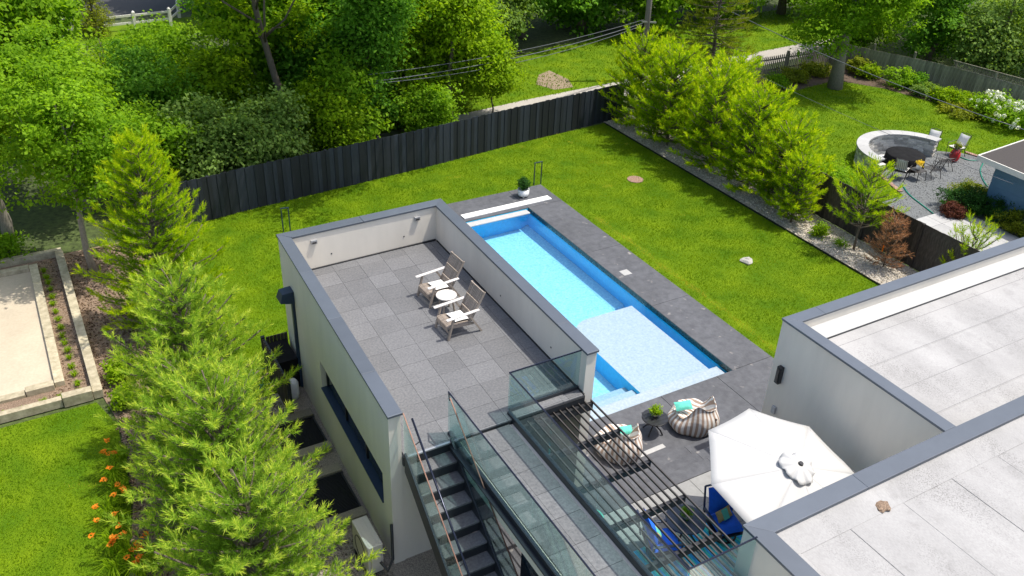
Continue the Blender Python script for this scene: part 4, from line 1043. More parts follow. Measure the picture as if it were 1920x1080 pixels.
dr = thing('drain_cover', 'round rusty drain cover sunk in the lawn', 'drain', p)
MB().lathe([(.29, 0), (.35, 0), (.35, .03), (.29, .03)], 28).build('ring', MT['brick'], dr)
MB().lathe([(.01, .002), (.288, .002), (.288, .006), (.01, .006)], 24).build('pan', MT['pot_black'], dr)
for k in range(6): y = -.2 + .08 * k; L_ = math.sqrt(.265 ** 2 - y * y); MB().box(-L_, L_, y - .022, y + .022, .008, .022).build('bar', MT['brick'], dr)
p = P(1400, 491, 0); single('lawn_rock', 'pale flat rock lying in the middle of the lawn', 'rock', MB().lathe([(.01, .0), (.22, 0), (.24, .05), (.17, .11), (.01, .12)], 12, fn=lambda r, z, a, i: (r * (1 + .16 * math.sin(3 * a + 1) + .08 * math.sin(5 * a)), z * (1 + .2 * math.sin(2 * a)))), MT['limestone'], p)

# ---- cantilever umbrella over the patio
um = thing('patio_umbrella', 'large white octagonal patio umbrella in the courtyard corner', 'umbrella', (12.662, 9.145, .45))
UC = np.array([0, 0, 2.63 - .45]); tx, ty, ph0, RU, HH = -.129, .279, .574, 1.954, .483
nrm = np.array([-tx, -ty, 1]); nrm /= np.linalg.norm(nrm); uu = np.array([1, 0, tx]); uu /= np.linalg.norm(uu); vv = np.cross(nrm, uu)
hub = UC + nrm * HH
def up_(r, a, drop): 
    return UC + RU * r * (math.cos(a) * uu + math.sin(a) * vv) + nrm * (HH * (1 - r) + drop)
for k in range(8):
    a0 = ph0 + k * math.pi / 4; V = []; F = []; NU, NV = 8, 6
    for i in range(NU + 1):
        r = .06 + .94 * i / NU
        for j in range(NV + 1):
            t_ = j / NV; A = np.array(up_(r, a0, 0)); B = np.array(up_(r, a0 + math.pi / 4, 0))
            q = A * (1 - t_) + B * t_; sag = -.055 * math.sin(math.pi * t_) * r * math.sin(math.pi * min(1, r * .9))
            cv = .02 * math.sin(math.pi * t_) * (r ** 4)
            c0 = np.array(up_(0, 0, 0)); q = q + nrm * sag + (UC + nrm * 0 - q) * 0 
            q = q + (hub - nrm * HH * r - q) * cv * .6
            V.append(q)
    for i in range(NU):
        for j in range(NV): F.append((i * (NV + 1) + j, (i + 1) * (NV + 1) + j, (i + 1) * (NV + 1) + j + 1, i * (NV + 1) + j + 1))
    o = MB().add(V, F).build('canopy_panel', MT['canvas'], um, smooth=True)
    m = o.modifiers.new('solid', 'SOLIDIFY'); m.thickness = .004
    MB().tube([up_(.05, a0, -.03), up_(1, a0, -.03)], .012, 6).build('rib', MT['black_metal'], um)
V = []; F = []; n = 96
for i, r in enumerate((.03, .08, .13, .175, .205)):
    for k in range(n):
        a = 2 * math.pi * k / n; w = (.030 * math.sin(8 * a + 1) + .018 * math.sin(15 * a)) * (i / 4) ** 1.5
        V.append(up_(r * (1 + (.07 * math.sin(3 * a + 1) + .05 * math.sin(8 * a)) * i / 4), a, .10 - .012 * i + w))
for i in range(4):
    for k in range(n): F.append((i * n + k, i * n + (k + 1) % n, (i + 1) * n + (k + 1) % n, (i + 1) * n + k))
o = MB().add(V, F).build('vent_cap', MT['canvas'], um, smooth=True); m = o.modifiers.new('solid', 'SOLIDIFY'); m.thickness = .004
MB().tube([hub + nrm * .05, hub + nrm * .13], [.06, .05], 20).build('finial', MT['black_metal'], um)
MB().tube([hub - nrm * .0, hub - nrm * .5], .035, 10).build('hub_post', MT['black_metal'], um)
MB().tube([(1.6, -.9, 0), (1.6, -.9, 2.25)], .05, 10).build('pole', MT['black_metal'], um)
MB().tube([(1.6, -.9, 1.6), tuple(hub - nrm * .5)], .035, 8).build('arm', MT['black_metal'], um)
MB().box(1.25, 1.95, -1.25, -.55, 0.003, .07).build('base', MT['black_metal'], um)

# ---- patio rug, blue swivel chairs, dark round table
single('patio_rug', 'blue and teal striped outdoor rug under the blue chairs', 'rug', MB().prism([(8.5, 7.9), (12.55, 7.9), (12.55, 10.55), (8.5, 10.55)], .456, .464), MT['rug'])


def swivel_chair(label, loc, rz):
    t = thing('swivel_chair', label, 'chair', loc, rz, 'blue cushioned swivel chairs on the patio')
    MB().tube([(.3 * math.cos(a), .3 * math.sin(a), .03) for a in np.linspace(0, 6.283, 25)], .022, 6).build('base_ring', MT['black_metal'], t, smooth=True)
    MB().bar((-.3, 0, .04), (.3, 0, .04), .04, .03).bar((0, -.3, .04), (0, .3, .04), .04, .03).build('base_cross', MT['black_metal'], t)
    MB().tube([(0, 0, .05), (0, 0, .28)], .04, 10).build('post', MT['black_metal'], t)
    MB().box(-.36, .36, -.36, .36, .28, .31).build('seat_frame', MT['black_metal'], t)
    for s in (-1, 1):
        MB().box(-.36, .36, .37 * s - .03, .37 * s + .03, .58, .615).build('armrest', MT['navy'], t, bevel=.008)
        [MB().bar((e, .37 * s, .3), (e, .37 * s, .58), .04, .03).build('arm_support', MT['black_metal'], t) for e in (-.33, .33)]
    c = soft_box(.70, .68, .2, 'blue', 8).build('seat_cushion', MT['blue'], t, smooth=True); c.location = (-.02, 0, .30)
    c = soft_box(.70, .66, .2, 'blue', 8).build('back_cushion', MT['blue'], t, smooth=True); c.location = (.30, 0, .78); c.rotation_euler = (0, math.radians(-74), 0)
    c.location = (.42, 0, .80)
    MB().bar((.40, -.32, .3), (.56, -.32, 1.08), .04, .03).bar((.40, .32, .3), (.56, .32, 1.08), .04, .03).bar((.56, -.32, 1.08), (.56, .32, 1.08), .03, .04).build('back_frame', MT['navy'], t)
    return t


c1 = P(1352, 958, .95); c2 = P(1212, 1005, .95)
swivel_chair('blue cushioned swivel chair beside the white umbrella', (c1.x - .08, c1.y - .25, .464), math.radians(78))
swivel_chair('blue cushioned swivel chair seen through the pergola slats', (c2.x + .3, c2.y - .2, .464), math.radians(160))
for p, lab, rz in (((c1.x - .12, c1.y - .15, 1.05), 'tan and teal lumbar pillow on blue chair beside the umbrella', .1), ((c2.x + .12, c2.y - .1, 1.05), 'tan and teal lumbar pillow on blue chair under the pergola', 1.2)):
    t = thing('lumbar_pillow', lab, 'pillow', p, rz, 'tan pillows on the blue chairs'); t.rotation_euler = (.9, 0, rz)
    soft_box(.46, .26, .12, 'tan').build('pillow_cover', MT['tan'], t, smooth=True)
    MB().box(-.09, .09, -.125, .125, .108, .124).build('teal_band', MT['teal'], t, bevel=.006)
t2 = P(1286, 972, 1.1); round_table('dining_table', 'round dark table under the pergola beside blue chairs', (t2.x, t2.y, .464), .46, .62, slat=False, top='navy')
pot_plant('spiky green plant in pale pot on dark table under pergola', (t2.x + .02, t2.y + .02, 1.086), .08, .14, 'beige_metal', 'leaf_mid', [(0, 0, .2, .12, .12, .12)], 24, 12, .1, 9, aspect=.2)
# porch daybed with towels, round teal stool
db = thing('daybed', 'low daybed with teal striped towel under the terrace', 'daybed', (9.35, 14.3, .03))
MB().box(-.4, .4, -.9, .9, .12, .2).build('frame', MT['black_metal'], db); soft_box(.78, 1.75, .2, 'teal').build('mattress', MT['cushion'], db, smooth=True).location = (0, 0, .2)
for s in ((-.35, -.85), (.35, -.85), (-.35, .85), (.35, .85)): MB().box(s[0] - .03, s[0] + .03, s[1] - .03, s[1] + .03, 0, .12).build('leg', MT['black_metal'], db)
single('folded_towel', 'teal and blue towel lying on the daybed under the terrace', 'towel', MB().box(-.36, -.16, -.4, .4, 0, .05).box(-.155, .04, -.4, .4, 0, .055).box(.045, .3, -.4, .4, 0, .05), MT['teal'], (9.4, 14.2, .405), .2, bevel=.015)
rs = thing('rope_stool', 'round teal rimmed stool beside walkway under pergola', 'stool', (9.35, 11.55, .47))
MB().lathe([(.01, 0), (.24, 0), (.28, .2), (.25, .38), (.01, .38)], 24).build('body', MT['cover'], rs, smooth=True)
MB().tube([(.26 * math.cos(a), .26 * math.sin(a), .39) for a in np.linspace(0, 6.283, 25)], .03, 7).build('rim', MT['teal'], rs, smooth=True)

# ---- green hoses
def hose(label, pts, r=.016, mat='hose', name='garden_hose', cat='hose'):
    q = [Vector(p) for p in pts]; out = []
    for i in range(len(q) - 1):
        p0, p1, p2, p3 = q[max(i - 1, 0)], q[i], q[i + 1], q[min(i + 2, len(q) - 1)]
        for k in range(6):
            t = k / 6; out.append(.5 * ((2 * p1) + (p2 - p0) * t + (2 * p0 - 5 * p1 + 4 * p2 - p3) * t * t + (3 * p1 - p0 - 3 * p2 + p3) * t ** 3))
    out.append(q[-1]); return single(name, label, cat, MB().tube(out, r, 6), MT[mat], smooth=True)
G = lambda px, py, z=.025: tuple(P(px, py, z))
hose('green garden hose coiled on pale gravel left of pool house', [G(522, 672), G(508, 690), G(480, 692), G(475, 710), G(488, 722), G(512, 716), G(521, 700), G(505, 688), G(495, 705), G(490, 725), G(478, 735)])
hose('green hose running along the shed corner on grey gravel', [G(1795, 292), G(1815, 300), G(1842, 303), G(1838, 318), G(1842, 335), G(1852, 350)], .03)
hose('green hose stretched across grey gravel toward the shrubs', [G(1692, 347), G(1705, 365), G(1730, 385), G(1756, 405), G(1770, 415)], .03)

# ================================================================== FENCES
def board_mesh(name, w, h, t, mat, point=0):
    mb = MB()
    if point: mb.add([(-w / 2, -t / 2, 0), (w / 2, -t / 2, 0), (w / 2, -t / 2, h - point), (0, -t / 2, h), (-w / 2, -t / 2, h - point), (-w / 2, t / 2, 0), (w / 2, t / 2, 0), (w / 2, t / 2, h - point), (0, t / 2, h), (-w / 2, t / 2, h - point)],
                     [(0, 1, 2, 3, 4), (9, 8, 7, 6, 5), (1, 0, 5, 6), (2, 1, 6, 7), (3, 2, 7, 8), (4, 3, 8, 9), (0, 4, 9, 5)])
    else: mb.box(-w / 2, w / 2, -t / 2, t / 2, 0, h)
    return mb.mesh(name, MT[mat])


def fence(name, label, line, pitch, meshes, post=None, post_every=2.4, rails=(), rail_mat='fence', back=0.05, alt=0.022, z=0.0, name_board='board'):
    root = thing(name, label, 'fence', (line[0][0], line[0][1], 0)); o0 = Vector((line[0][0], line[0][1], 0))
    k = 0; carry = 0.0; pcar = 0.0
    for a, b in zip(line[:-1], line[1:]):
        a = Vector((a[0], a[1], 0)); b = Vector((b[0], b[1], 0)); L_ = (b - a).length; d = (b - a) / L_; ang = math.atan2(d.y, d.x); nn = Vector((-d.y, d.x, 0))
        s = carry
        while s < L_:
            off = -nn * (alt if k % 2 else 0)
            link(name_board, meshes[k % len(meshes)], root, a + d * s + off - o0 + Vector((0, 0, z + RND.uniform(-.012, .012))), (0, 0, ang + RND.uniform(-.01, .01)))
            s += pitch; k += 1
        carry = s - L_
        for (zz, hh) in rails:
            MB().bar(a - o0 + nn * back + Vector((0, 0, zz)), b - o0 + nn * back + Vector((0, 0, zz)), .04, hh).build('rail', MT[rail_mat], root)
        if post:
            s = pcar
            while s < L_:
                link('post', post, root, a + d * s + nn * (back + .06) - o0, (0, 0, ang)); s += post_every
            pcar = s - L_
    return root


bm1 = board_mesh('board', .225, 1.80, .02, 'fence'); bm2 = board_mesh('board', .15, 1.79, .02, 'fence')
fence('board_fence', 'tall black board fence along the far edge of the lawn', FENCE, .185, [bm1, bm2], board_mesh('post', .1, 1.75, .1, 'fence'), 2.4, ((.3, .09), (1.5, .09)))
bm3 = board_mesh('board', .2, 1.8, .02, 'fence_brown'); 
fence('board_fence', 'dark board fence right of the gravel bed behind the dead pine', [(27.42, 12.3), (27.42, 24.5)], .205, [bm3], board_mesh('post', .1, 1.8, .1, 'fence_brown'), 2.4, ((.3, .09), (1.5, .09)), 'fence_brown', -.05, .008)
pk = board_mesh('picket', .085, 1.15, .02, 'wood_grey', .09)
fence('picket_fence', 'grey weathered picket fence beside the gravel drive', [(35.3, 36.3), (38.0, 36.25), (43.4, 36.2)], .15, [pk], board_mesh('post', .13, 1.25, .13, 'wood_grey'), 2.3, ((.3, .08), (.9, .08)), 'wood_grey', .04, 0, name_board='picket')
OF = [(43.5, 36.2), tuple(P(1640, 141)[:2]), tuple(P(1745, 164)[:2]), tuple(P(1832, 191)[:2]), tuple(P(1960, 228)[:2])]
of = fence('wooden_fence', 'old mossy wooden fence with lattice top behind white hydrangeas', OF, .2, [board_mesh('board', .195, 1.42, .02, 'wood_green')], board_mesh('post', .12, 1.75, .12, 'wood_green'), 2.3, ((.3, .08), (1.3, .08)), 'wood_green', .05, .004)
# lattice strips on the right part of that fence
o0 = Vector((OF[0][0], OF[0][1], 0))
for a, b in ((P(1770, 172), P(1960, 228)),):
    d = (b - a); L_ = d.length; d /= L_
    lat = MB()
    s = 0.0
    while s < L_ - .32:
        for sg in (0, 1):
            z0, z1 = (1.46, 1.78) if sg == 0 else (1.78, 1.46)
            lat.bar(a + d * s + Vector((0, 0, z0)) - o0 + Vector((0, .012 * sg, 0)), a + d * (s + .32) + Vector((0, 0, z1)) - o0 + Vector((0, .012 * sg, 0)), .01, .03, (0, 0, 1))
        s += .11
    lo = lat.build('lattice', MT['wood_green'], of); lo['kind'] = 'stuff'
    for z in (1.45, 1.80): MB().bar(a + Vector((0, 0, z)) - o0, b + Vector((0, 0, z)) - o0, .06, .045).build('lattice_rail', MT['wood_green'], of)
rf = thing('rail_fence', 'white two rail fence beside the road beyond the shrubs', 'fence', (7, 59, 0))
for (x, y) in ((3.6, 58.7), (5.6, 58.8), (7.64, 58.9), (9.75, 58.97), (10.6, 60.6)):
    MB().box(x - 7 - .09, x - 7 + .09, y - 59 - .09, y - 59 + .09, 0, 1.05).add([(x - 7 - .09, y - 59 - .09, 1.05), (x - 7 + .09, y - 59 - .09, 1.05), (x - 7 + .09, y - 59 + .09, 1.05), (x - 7 - .09, y - 59 + .09, 1.05), (x - 7, y - 59, 1.15)], [(0, 1, 4), (1, 2, 4), (2, 3, 4), (3, 0, 4)]).build('post', MT['white_paint'], rf)
for (a, b) in (((3.6, 58.7), (5.6, 58.8)), ((5.6, 58.8), (7.64, 58.9)), ((7.64, 58.9), (9.75, 58.97)), ((9.75, 58.97), (10.6, 60.6))):
    for z in (.42, .86): MB().bar((a[0] - 7, a[1] - 59, z), (b[0] - 7, b[1] - 59, z), .06, .13).build('rail', MT['white_paint'], rf)
# black steel edging between lawn and gravel bed
single('lawn_edging', 'thin black edging strip between lawn and pale gravel bed', 'edging', MB().box(25.235, 25.26, 12.3, 33.8, -.02, .07), MT['black_metal'])

# ================================================================== SAND COURT (left)
sc = thing('sand_court', 'sand court framed by pale landscape timbers', 'sand court', (-5, 27, 0))
MB().box(-16, -.80, 23.46, 30.38, 0, .05).build('sand', MT['sand'], sc, world=True)
def timbers(xa_, ya_, xb_, yb_, w, z0, z1, n, par):
    for k in range(n):
        a = k / n; b = (k + 1) / n
        if xa_ == xb_: MB().box(xa_ - w / 2, xa_ + w / 2, ya_ + (yb_ - ya_) * a + .004, ya_ + (yb_ - ya_) * b - .004, z0, z1 + RND.uniform(-.006, .006)).build('timber', MT['timber'], par, world=True, bevel=.012)
        else: MB().box(xa_ + (xb_ - xa_) * a + .004, xa_ + (xb_ - xa_) * b - .004, ya_ - w / 2, ya_ + w / 2, z0, z1 + RND.uniform(-.006, .006)).build('timber', MT['timber'], par, world=True, bevel=.012)
timbers(-.67, 23.3, -.67, 30.6, .26, 0, .2, 3, sc); timbers(-16, 23.32, -1.55, 23.32, .26, 0, .12, 4, sc); timbers(-1.54, 23.32, -.81, 23.32, .26, 0, .21, 1, sc); timbers(-16, 30.52, -.81, 30.52, .26, 0, .2, 5, sc)
mr = thing('timber_border', 'outer timber border round the mulch strip of the sand court', 'edging', (0.2, 26, 0))
timbers(.2, 22.3, .2, 31.1, .26, 0, .26, 4, mr); timbers(-16, 22.42, -.7, 22.42, .2, 0, .26, 5, mr); timbers(-.69, 22.4, .065, 22.4, .26, 0, .33, 1, mr); timbers(-16, 31.2, .3, 31.2, .2, 0, .28, 5, mr)
sheet('mulch_strip', [(-16, 22.5), (.07, 22.5), (.07, 31.1), (-16, 31.1)], .02, 'mulch')


def grass_clump_mesh(seed, n=60, h=.20, w=.014):
    rng = np.random.default_rng(seed); V = []; T_ = []
    for i in range(n):
        a = rng.uniform(0, 6.28); le = h * rng.uniform(.6, 1.2); o = rng.normal(size=2) * .03; d = np.array([math.cos(a), math.sin(a)]); sd_ = np.array([-d[1], d[0]]) * w / 2
        sp = rng.uniform(.35, .9); m1 = o + d * le * sp * .4; m2 = o + d * le * sp
        V += [[*(o - sd_), 0.02], [*(o + sd_), 0.02], [*(m1 + sd_), le * .75], [*(m1 - sd_), le * .75], [*(m1 - sd_), le * .75], [*(m1 + sd_), le * .75], [*(m2 + sd_ * .2), le * (1 - .55 * sp)], [*(m2 - sd_ * .2), le * (1 - .55 * sp)]]
        T_ += [rng.uniform(.2, 1)] * 8
    return np_mesh('blades', np.array(V), np.arange(len(V)).reshape(-1, 4), MT['leaf_light'], {'tint': np.array(T_)})


gcm = [grass_clump_mesh(s) for s in (1, 2, 3)]
ordn = ['first', 'second', 'third', 'fourth', 'fifth', 'sixth', 'seventh', 'eighth', 'ninth', 'tenth', 'eleventh', 'twelfth', 'thirteenth', 'fourteenth', 'fifteenth']
spots = [(83, 503), (88, 515), (92, 525), (96, 538), (99, 552), (100, 565), (105, 580), (110, 594), (115, 610), (118, 625), (122, 638), (128, 652), (131, 666), (135, 683), (140, 697), (146, 715)]
front = [(150, 733), (118, 743), (83, 752), (45, 767), (9, 777)]
for i, (x, y) in enumerate(spots):
    o = link('grass_plant', gcm[i % 3], None, P(x, y + 8, .02), (0, 0, i * 1.3)); tag(o, 'small grassy plant, %s from far end of the mulch strip row' % (ordn[i] if i < 15 else 'nearest'), 'plant', 'grassy plants in the mulch strip')
for i, (x, y) in enumerate(front):
    o = link('grass_plant', gcm[i % 3], None, P(x, y + 6, .02), (0, 0, i * 1.7)); tag(o, 'small grassy plant, %s from the timber corner along the front mulch strip' % ordn[i], 'plant', 'grassy plants in the mulch strip')

# ================================================================== NEIGHBOUR'S FIRE PIT PATIO
sw = thing('stone_wall', 'curved dry stone seat wall with pale cap round the fire table', 'wall', (35.0, 23.35, 0))
sbm = [MB().box(-.19, .19, -.2, .2, 0, .105).mesh('stone', MT['limestone']), MB().box(-.12, .12, -.19, .2, 0, .105).mesh('stone', MT['limestone']), MB().box(-.25, .25, -.2, .19, 0, .105).mesh('stone', MT['limestone'])]
RW = 2.25; hw_ = [.12, .19, .25]
A0, A1 = math.radians(12), math.radians(180)
for c in range(7):
    a = A0 + .03 * (c % 2)
    while a < A1 - .02:
        k = RND.choice((0, 1, 2)); half = (.19, .12, .25)[k]; a += half / RW
        if a > A1: break
        link('stone', sbm[k], sw, ((RW + RND.uniform(-.015, .015)) * math.cos(a), RW * math.sin(a), .003 + c * .113), (0, 0, a + math.pi / 2), (.985, 1, 1)); a += half / RW + .004
for k in range(12):
    a0 = A0 - .02 + (A1 - A0 + .04) * k / 12; a1 = A0 - .02 + (A1 - A0 + .04) * (k + 1) / 12 - .003
    q = [((RW + .27) * math.cos(a), (RW + .27) * math.sin(a)) for a in np.linspace(a0, a1, 4)] + [((RW - .25) * math.cos(a), (RW - .25) * math.sin(a)) for a in np.linspace(a1, a0, 4)]
    MB().prism(q, .797, .86).build('cap_stone', MT['cap'], sw)
fp = thing('covered_fire_table', 'round fire table under a black fitted cover on the gravel', 'table', (35.0, 23.75, .005))
MB().lathe([(.01, .60), (.4, .595), (.82, .585), (.86, .55), (.87, .3), (.90, .02)], 144, fn=lambda r, z, a, i: (r * (1 + (.022 * math.sin(23 * a) + .012 * math.sin(37 * a)) * max(0, (i - 3)) / 2), z + .012 * math.sin(6 * a) * (i == 1))).build('cover', MT['cover'], fp, smooth=True)


def metal_chair(label, loc, rz, seat=True, back=True):
    t = thing('patio_chair', label, 'chair', loc, rz, 'metal patio chairs round the fire table')
    for s in (-1, 1):
        MB().tube([(-.28, .3 * s, 0), (-.3, .3 * s, .3), (-.3, .32 * s, .6), (.2, .32 * s, .64), (.3, .3 * s, .6)], .016, 6).build('arm', MT['bronze_metal'], t)
        MB().tube([(.34, .28 * s, 0), (.2, .28 * s, .35), (.3, .27 * s, .65), (.44, .25 * s, 1.0)], .016, 6).build('back_upright', MT['bronze_metal'], t)
    for k in range(6): y = -.2 + .08 * k; MB().tube([(.22, y, .4), (.3, y, .68), (.43, y, .97)], .008, 5).build('back_bar', MT['bronze_metal'], t)
    MB().tube([(.44, -.26, 1.0), (.46, 0, 1.04), (.44, .26, 1.0)], .015, 6).build('top_rail', MT['bronze_metal'], t)
    for k in range(6): x = -.26 + .1 * k; MB().box(x - .03, x + .03, -.27, .27, .385, .395).build('seat_slat', MT['bronze_metal'], t)
    if seat: soft_box(.54, .54, .12, 'cushion').build('seat_cushion', MT['cushion'], t, smooth=True).location = (-.02, 0, .4)
    if back: c = soft_box(.56, .5, .1, 'cushion').build('back_cushion', MT['cushion'], t, smooth=True); c.location = (.30, 0, .72); c.rotation_euler = (0, math.radians(-70), 0)
    return t


def faced(px, py, z=0): q = P(px, py, z); return q, math.atan2(q.y - 23.5, q.x - 35.25)
for (px, py, lab, s, b, dz) in ((1686, 334, 'metal chair with pale back cushion at near side of fire table', True, True, 0), (1744, 331, 'bare dark metal chair nearer the red stool', False, False, 0), (1768, 316, 'bare dark metal chair between fire table and red stool', False, False, 0),
                                (1740, 285, 'cushioned metal chair backed against the curved stone wall', True, True, 0), (1790, 292, 'metal chair with leaning white cushions behind the red stool', True, True, 0)):
    q, a = faced(px, py); metal_chair(lab, (q.x, q.y, .006), a, s, b)
q = P(1660, 303, .02); c = soft_box(1.0, .55, .16, 'cushion').build('wall_cushion', MT['cushion'], smooth=True); c.location = (q.x + .35, q.y + .15, .02); c.rotation_euler = (0, 0, -.5); tag(c, 'long white cushion lying inside the curved stone wall', 'cushion')
q = P(1787, 302); rst = thing('garden_stool', 'glossy red ceramic garden stool on grey gravel', 'stool', (q.x, q.y, .005)); MB().lathe([(.01, 0), (.15, 0), (.22, .12), (.24, .28), (.21, .46), (.15, .55), (.01, .55)], 20).build('body', MT['red'], rst, smooth=True)
pot_plant('pot of pale flowers on the red garden stool', (q.x, q.y, .556), .09, .1, 'cap', 'leaf_lime', [(0, 0, .22, .16, .16, .12)], 30, 10, .09, 21)
q = P(1716, 336); stb = thing('metal_side_table', 'small dark metal table holding white flower pot', 'table', (q.x, q.y, .005))
MB().box(-.28, .28, -.28, .28, .44, .46).build('table_top', MT['bronze_metal'], stb)
for s in ((-.25, -.25), (.25, -.25), (-.25, .25), (.25, .25)): MB().bar((s[0] * 1.2, s[1] * 1.2, 0), (s[0], s[1], .44), .025, .025).build('leg', MT['bronze_metal'], stb)
pot_plant('white pot of red and yellow flowers on the metal table', (q.x, q.y, .468), .11, .22, 'white_pl', 'yellowpetal', [(0, 0, .3, .13, .13, .09)], 24, 10, .07, 22)
# blue shed
sh = thing('blue_shed', 'blue sided shed with shallow brown shingle roof', 'shed', (36.5, 16.5, 0))
for k in range(9): MB().box(34.0 + .006 * (k % 2), 40, 12.5, 18.95 - .006 * (k % 2), .25 * k + .002, .25 * k + .25).build('siding_board', MT['blue_siding'], sh, world=True)
MB().hexa([(33.45, 12, 2.32), (40.5, 12, 2.75), (40.5, 19.45, 2.75), (33.45, 19.45, 2.32)], [(33.45, 12, 2.42), (40.5, 12, 2.85), (40.5, 19.45, 2.85), (33.45, 19.45, 2.42)]).build('roof', MT['shingle'], sh, world=True)
MB().box(33.40, 33.446, 11.9, 19.5, 2.22, 2.45).build('fascia', MT['white_paint'], sh, world=True)
MB().hexa([(33.45, 19.452, 2.22), (40.5, 19.452, 2.65), (40.5, 19.5, 2.65), (33.45, 19.5, 2.22)], [(33.45, 19.452, 2.45), (40.5, 19.452, 2.88), (40.5, 19.5, 2.88), (33.45, 19.5, 2.45)]).build('fascia', MT['white_paint'], sh, world=True)
stp = tag(bpy.data.objects.new('stone_terrace', None), kind='structure'); col.objects.link(stp); stp.location = P(1795, 438)
for i in range(4):
    for j in range(4): x_, y_ = stp.location.x, stp.location.y; MB().box(x_ - 1.8 + .9 * i, x_ - .91 + .9 * i, y_ - 1.5 + .75 * j, y_ - .76 + .75 * j, .006, .1 + .002 * ((i + j) % 3)).build('paving_slab', MT['cap'], stp, world=True, bevel=.006)
for k in range(16):
    a = k / 15; q = P(1770 - 25 * a, 405 + 8 * a + 0 * a, .02) ; 
br = thing('brick_edging', 'curved row of red edging bricks between gravel and lawn', 'edging', (34, 21.5, 0))
bkm = MB().box(-.1, .1, -.05, .05, 0, .06).mesh('brick', MT['brick'])
pts = [P(1637, 318), P(1652, 330), P(1672, 348), P(1690, 362)]
for a, b in zip(pts[:-1], pts[1:]):
    n = int((b - a).length / .12)
    for k in range(n): q = a + (b - a) * k / n; link('brick', bkm, br, (q.x - 34, q.y - 21.5, 0), (0, 0, math.atan2((b - a).y, (b - a).x) + math.pi / 2))
for k in range(18):
    q = P(1812 + 3.6 * k, 287 + 1.2 * k); link('brick', bkm, br, (q.x - 34, q.y - 21.5, 0), (0, 0, .8))
# utility pole and cables
up = thing('utility_pole', 'grey wooden utility pole behind the pines', 'pole', (31.0, 38.5, 0))
MB().tube([(0, 0, 0), (-.05, 0, 4.5), (-.1, 0, 10)], [.17, .15, .12], 12).build('shaft', MT['pole'], up, smooth=True)
MB().bar((-.5, -.1, 3.35), (.5, -.1, 3.2), .06, .08).build('bracket', MT['steel'], up)
def cable(label, a, b, sag, r=.012):
    a = Vector(a); b = Vector(b); pts = [a + (b - a) * t - Vector((0, 0, sag * 4 * t * (1 - t))) for t in np.linspace(0, 1, 16)]
    single('overhead_cable', label, 'cable', MB().tube(pts, r, 5), MT['wire'], group='overhead cables', smooth=True)
e1 = Vector((30.6, 38.4, 3.25)); d1 = Vector((15.4, 35.0, 3.2)) - e1
cable('uppermost overhead cable running left from the utility pole', e1 + Vector((0, 0, .18)), e1 + d1 * 1.14 + Vector((0, 0, .62)), .3, .014)
cable('middle overhead cable running left from the utility pole', e1, e1 + d1 * 1.14 + Vector((0, 0, .3)), .35, .02)
cable('lowest overhead cable running left from the utility pole', e1 + Vector((0, 0, -.12)), e1 + d1 * 1.14 + Vector((0, 0, .22)), .5, .014)
ca = P(1365, 5, 4.5); cb_ = P(1920, 243, 2.7)
cable('long overhead cable crossing the neighbour lawn diagonally', ca + (ca - cb_) * .3, cb_, .5, .018)
cc_ = P(1400, 130, 3.2); cd_ = P(1680, 262, 2.2)
cable('thin overhead cable crossing the neighbour lawn toward the stone wall', cc_, P(1900, 345, 2.4), .15, .008)
# ================================================================== GROUND COVER
HOL = [[(19.9, 20), (19.95, 20), (19.95, 20.05)]]
grass('lawn_grass', 'short mown grass of the main lawn', LAWN, 700, .055, .017, 31, dry=lambda X, Y: .75 * np.exp(-((X - 19.1 - .15 * (vnoise(X, Y, .7, 5) - .5)) / .17) ** 2) * (vnoise(X, Y, .5, 6) > .25) * (Y < 25.5) + .4 * (vnoise(X, Y, 1.7, 9) > .93))
grass('lawn_grass', 'short patchy grass beside the sand court', [(-4.2, 22.1), (0.1, 22.15), (0.45, 20.9), (0.3, 18), (-0.5, 14), (-4.2, 12)], 650, .05, .016, 32, bias=.0, dry=lambda X, Y: .7 * (vnoise(X, Y, .8, 15) - .5) + .5 * (vnoise(X, Y, 1.9, 16) - .6) * (vnoise(X, Y, .8, 15) > .5))
grass('lawn_grass', 'short mown grass of the neighbour lawn', LAWN3, 260, .06, .03, 33, bias=.0)
grass('lawn_grass', 'grass beyond the black fence', LAWN4, 60, .08, .05, 34, bias=-.05)
stones('pebbles', 'pale limestone pebbles along the lawn edge', 'pebble_w', [(25.3, 34.0), (27.3, 34.2), (27.35, 14), (25.27, 14)], 260, .038, 41, z=.004)
stones('pebbles', 'brown grey pebbles beside the pool house wall', 'pebble_b', [(3.4, 20.3), (4.55, 20.3), (5.0, 12), (2.9, 12), (2.8, 16)], 300, .03, 42, z=.006, holes=[[(3.9, 17.2), (5.2, 17.2), (5.2, 19.1), (3.9, 19.1)], [(3.85, 14.65), (5.2, 14.65), (5.2, 16.65), (3.85, 16.65)]])
stones('pebbles', 'grey pebbles of the neighbour patio', 'pebble_g', [(29.5, 17), (31, 21.2), (32.4, 21.5), (33.0, 23.5), (34.5, 25.4), (36.5, 25.4), (38.9, 23.5), (40.5, 20.0), (34, 18.9), (33.6, 17)], 160, .018, 43, z=.004)
stones('bark_chips', 'brown bark chips in the beds by the sand court', 'chip', [(-1.0, 31.0), (3.3, 31.3), (3.4, 20.2), (2.6, 16), (2.6, 12), (-.3, 14), (0.35, 18), (0.4, 22.3), (-1.0, 22.5)], 170, .03, 44, z=.012, holes=[[(-1.0, 23.3), (-.53, 23.3), (-.53, 30.6), (-1.0, 30.6)], [(.07, 22.2), (.33, 22.2), (.33, 31), (.07, 31)]])

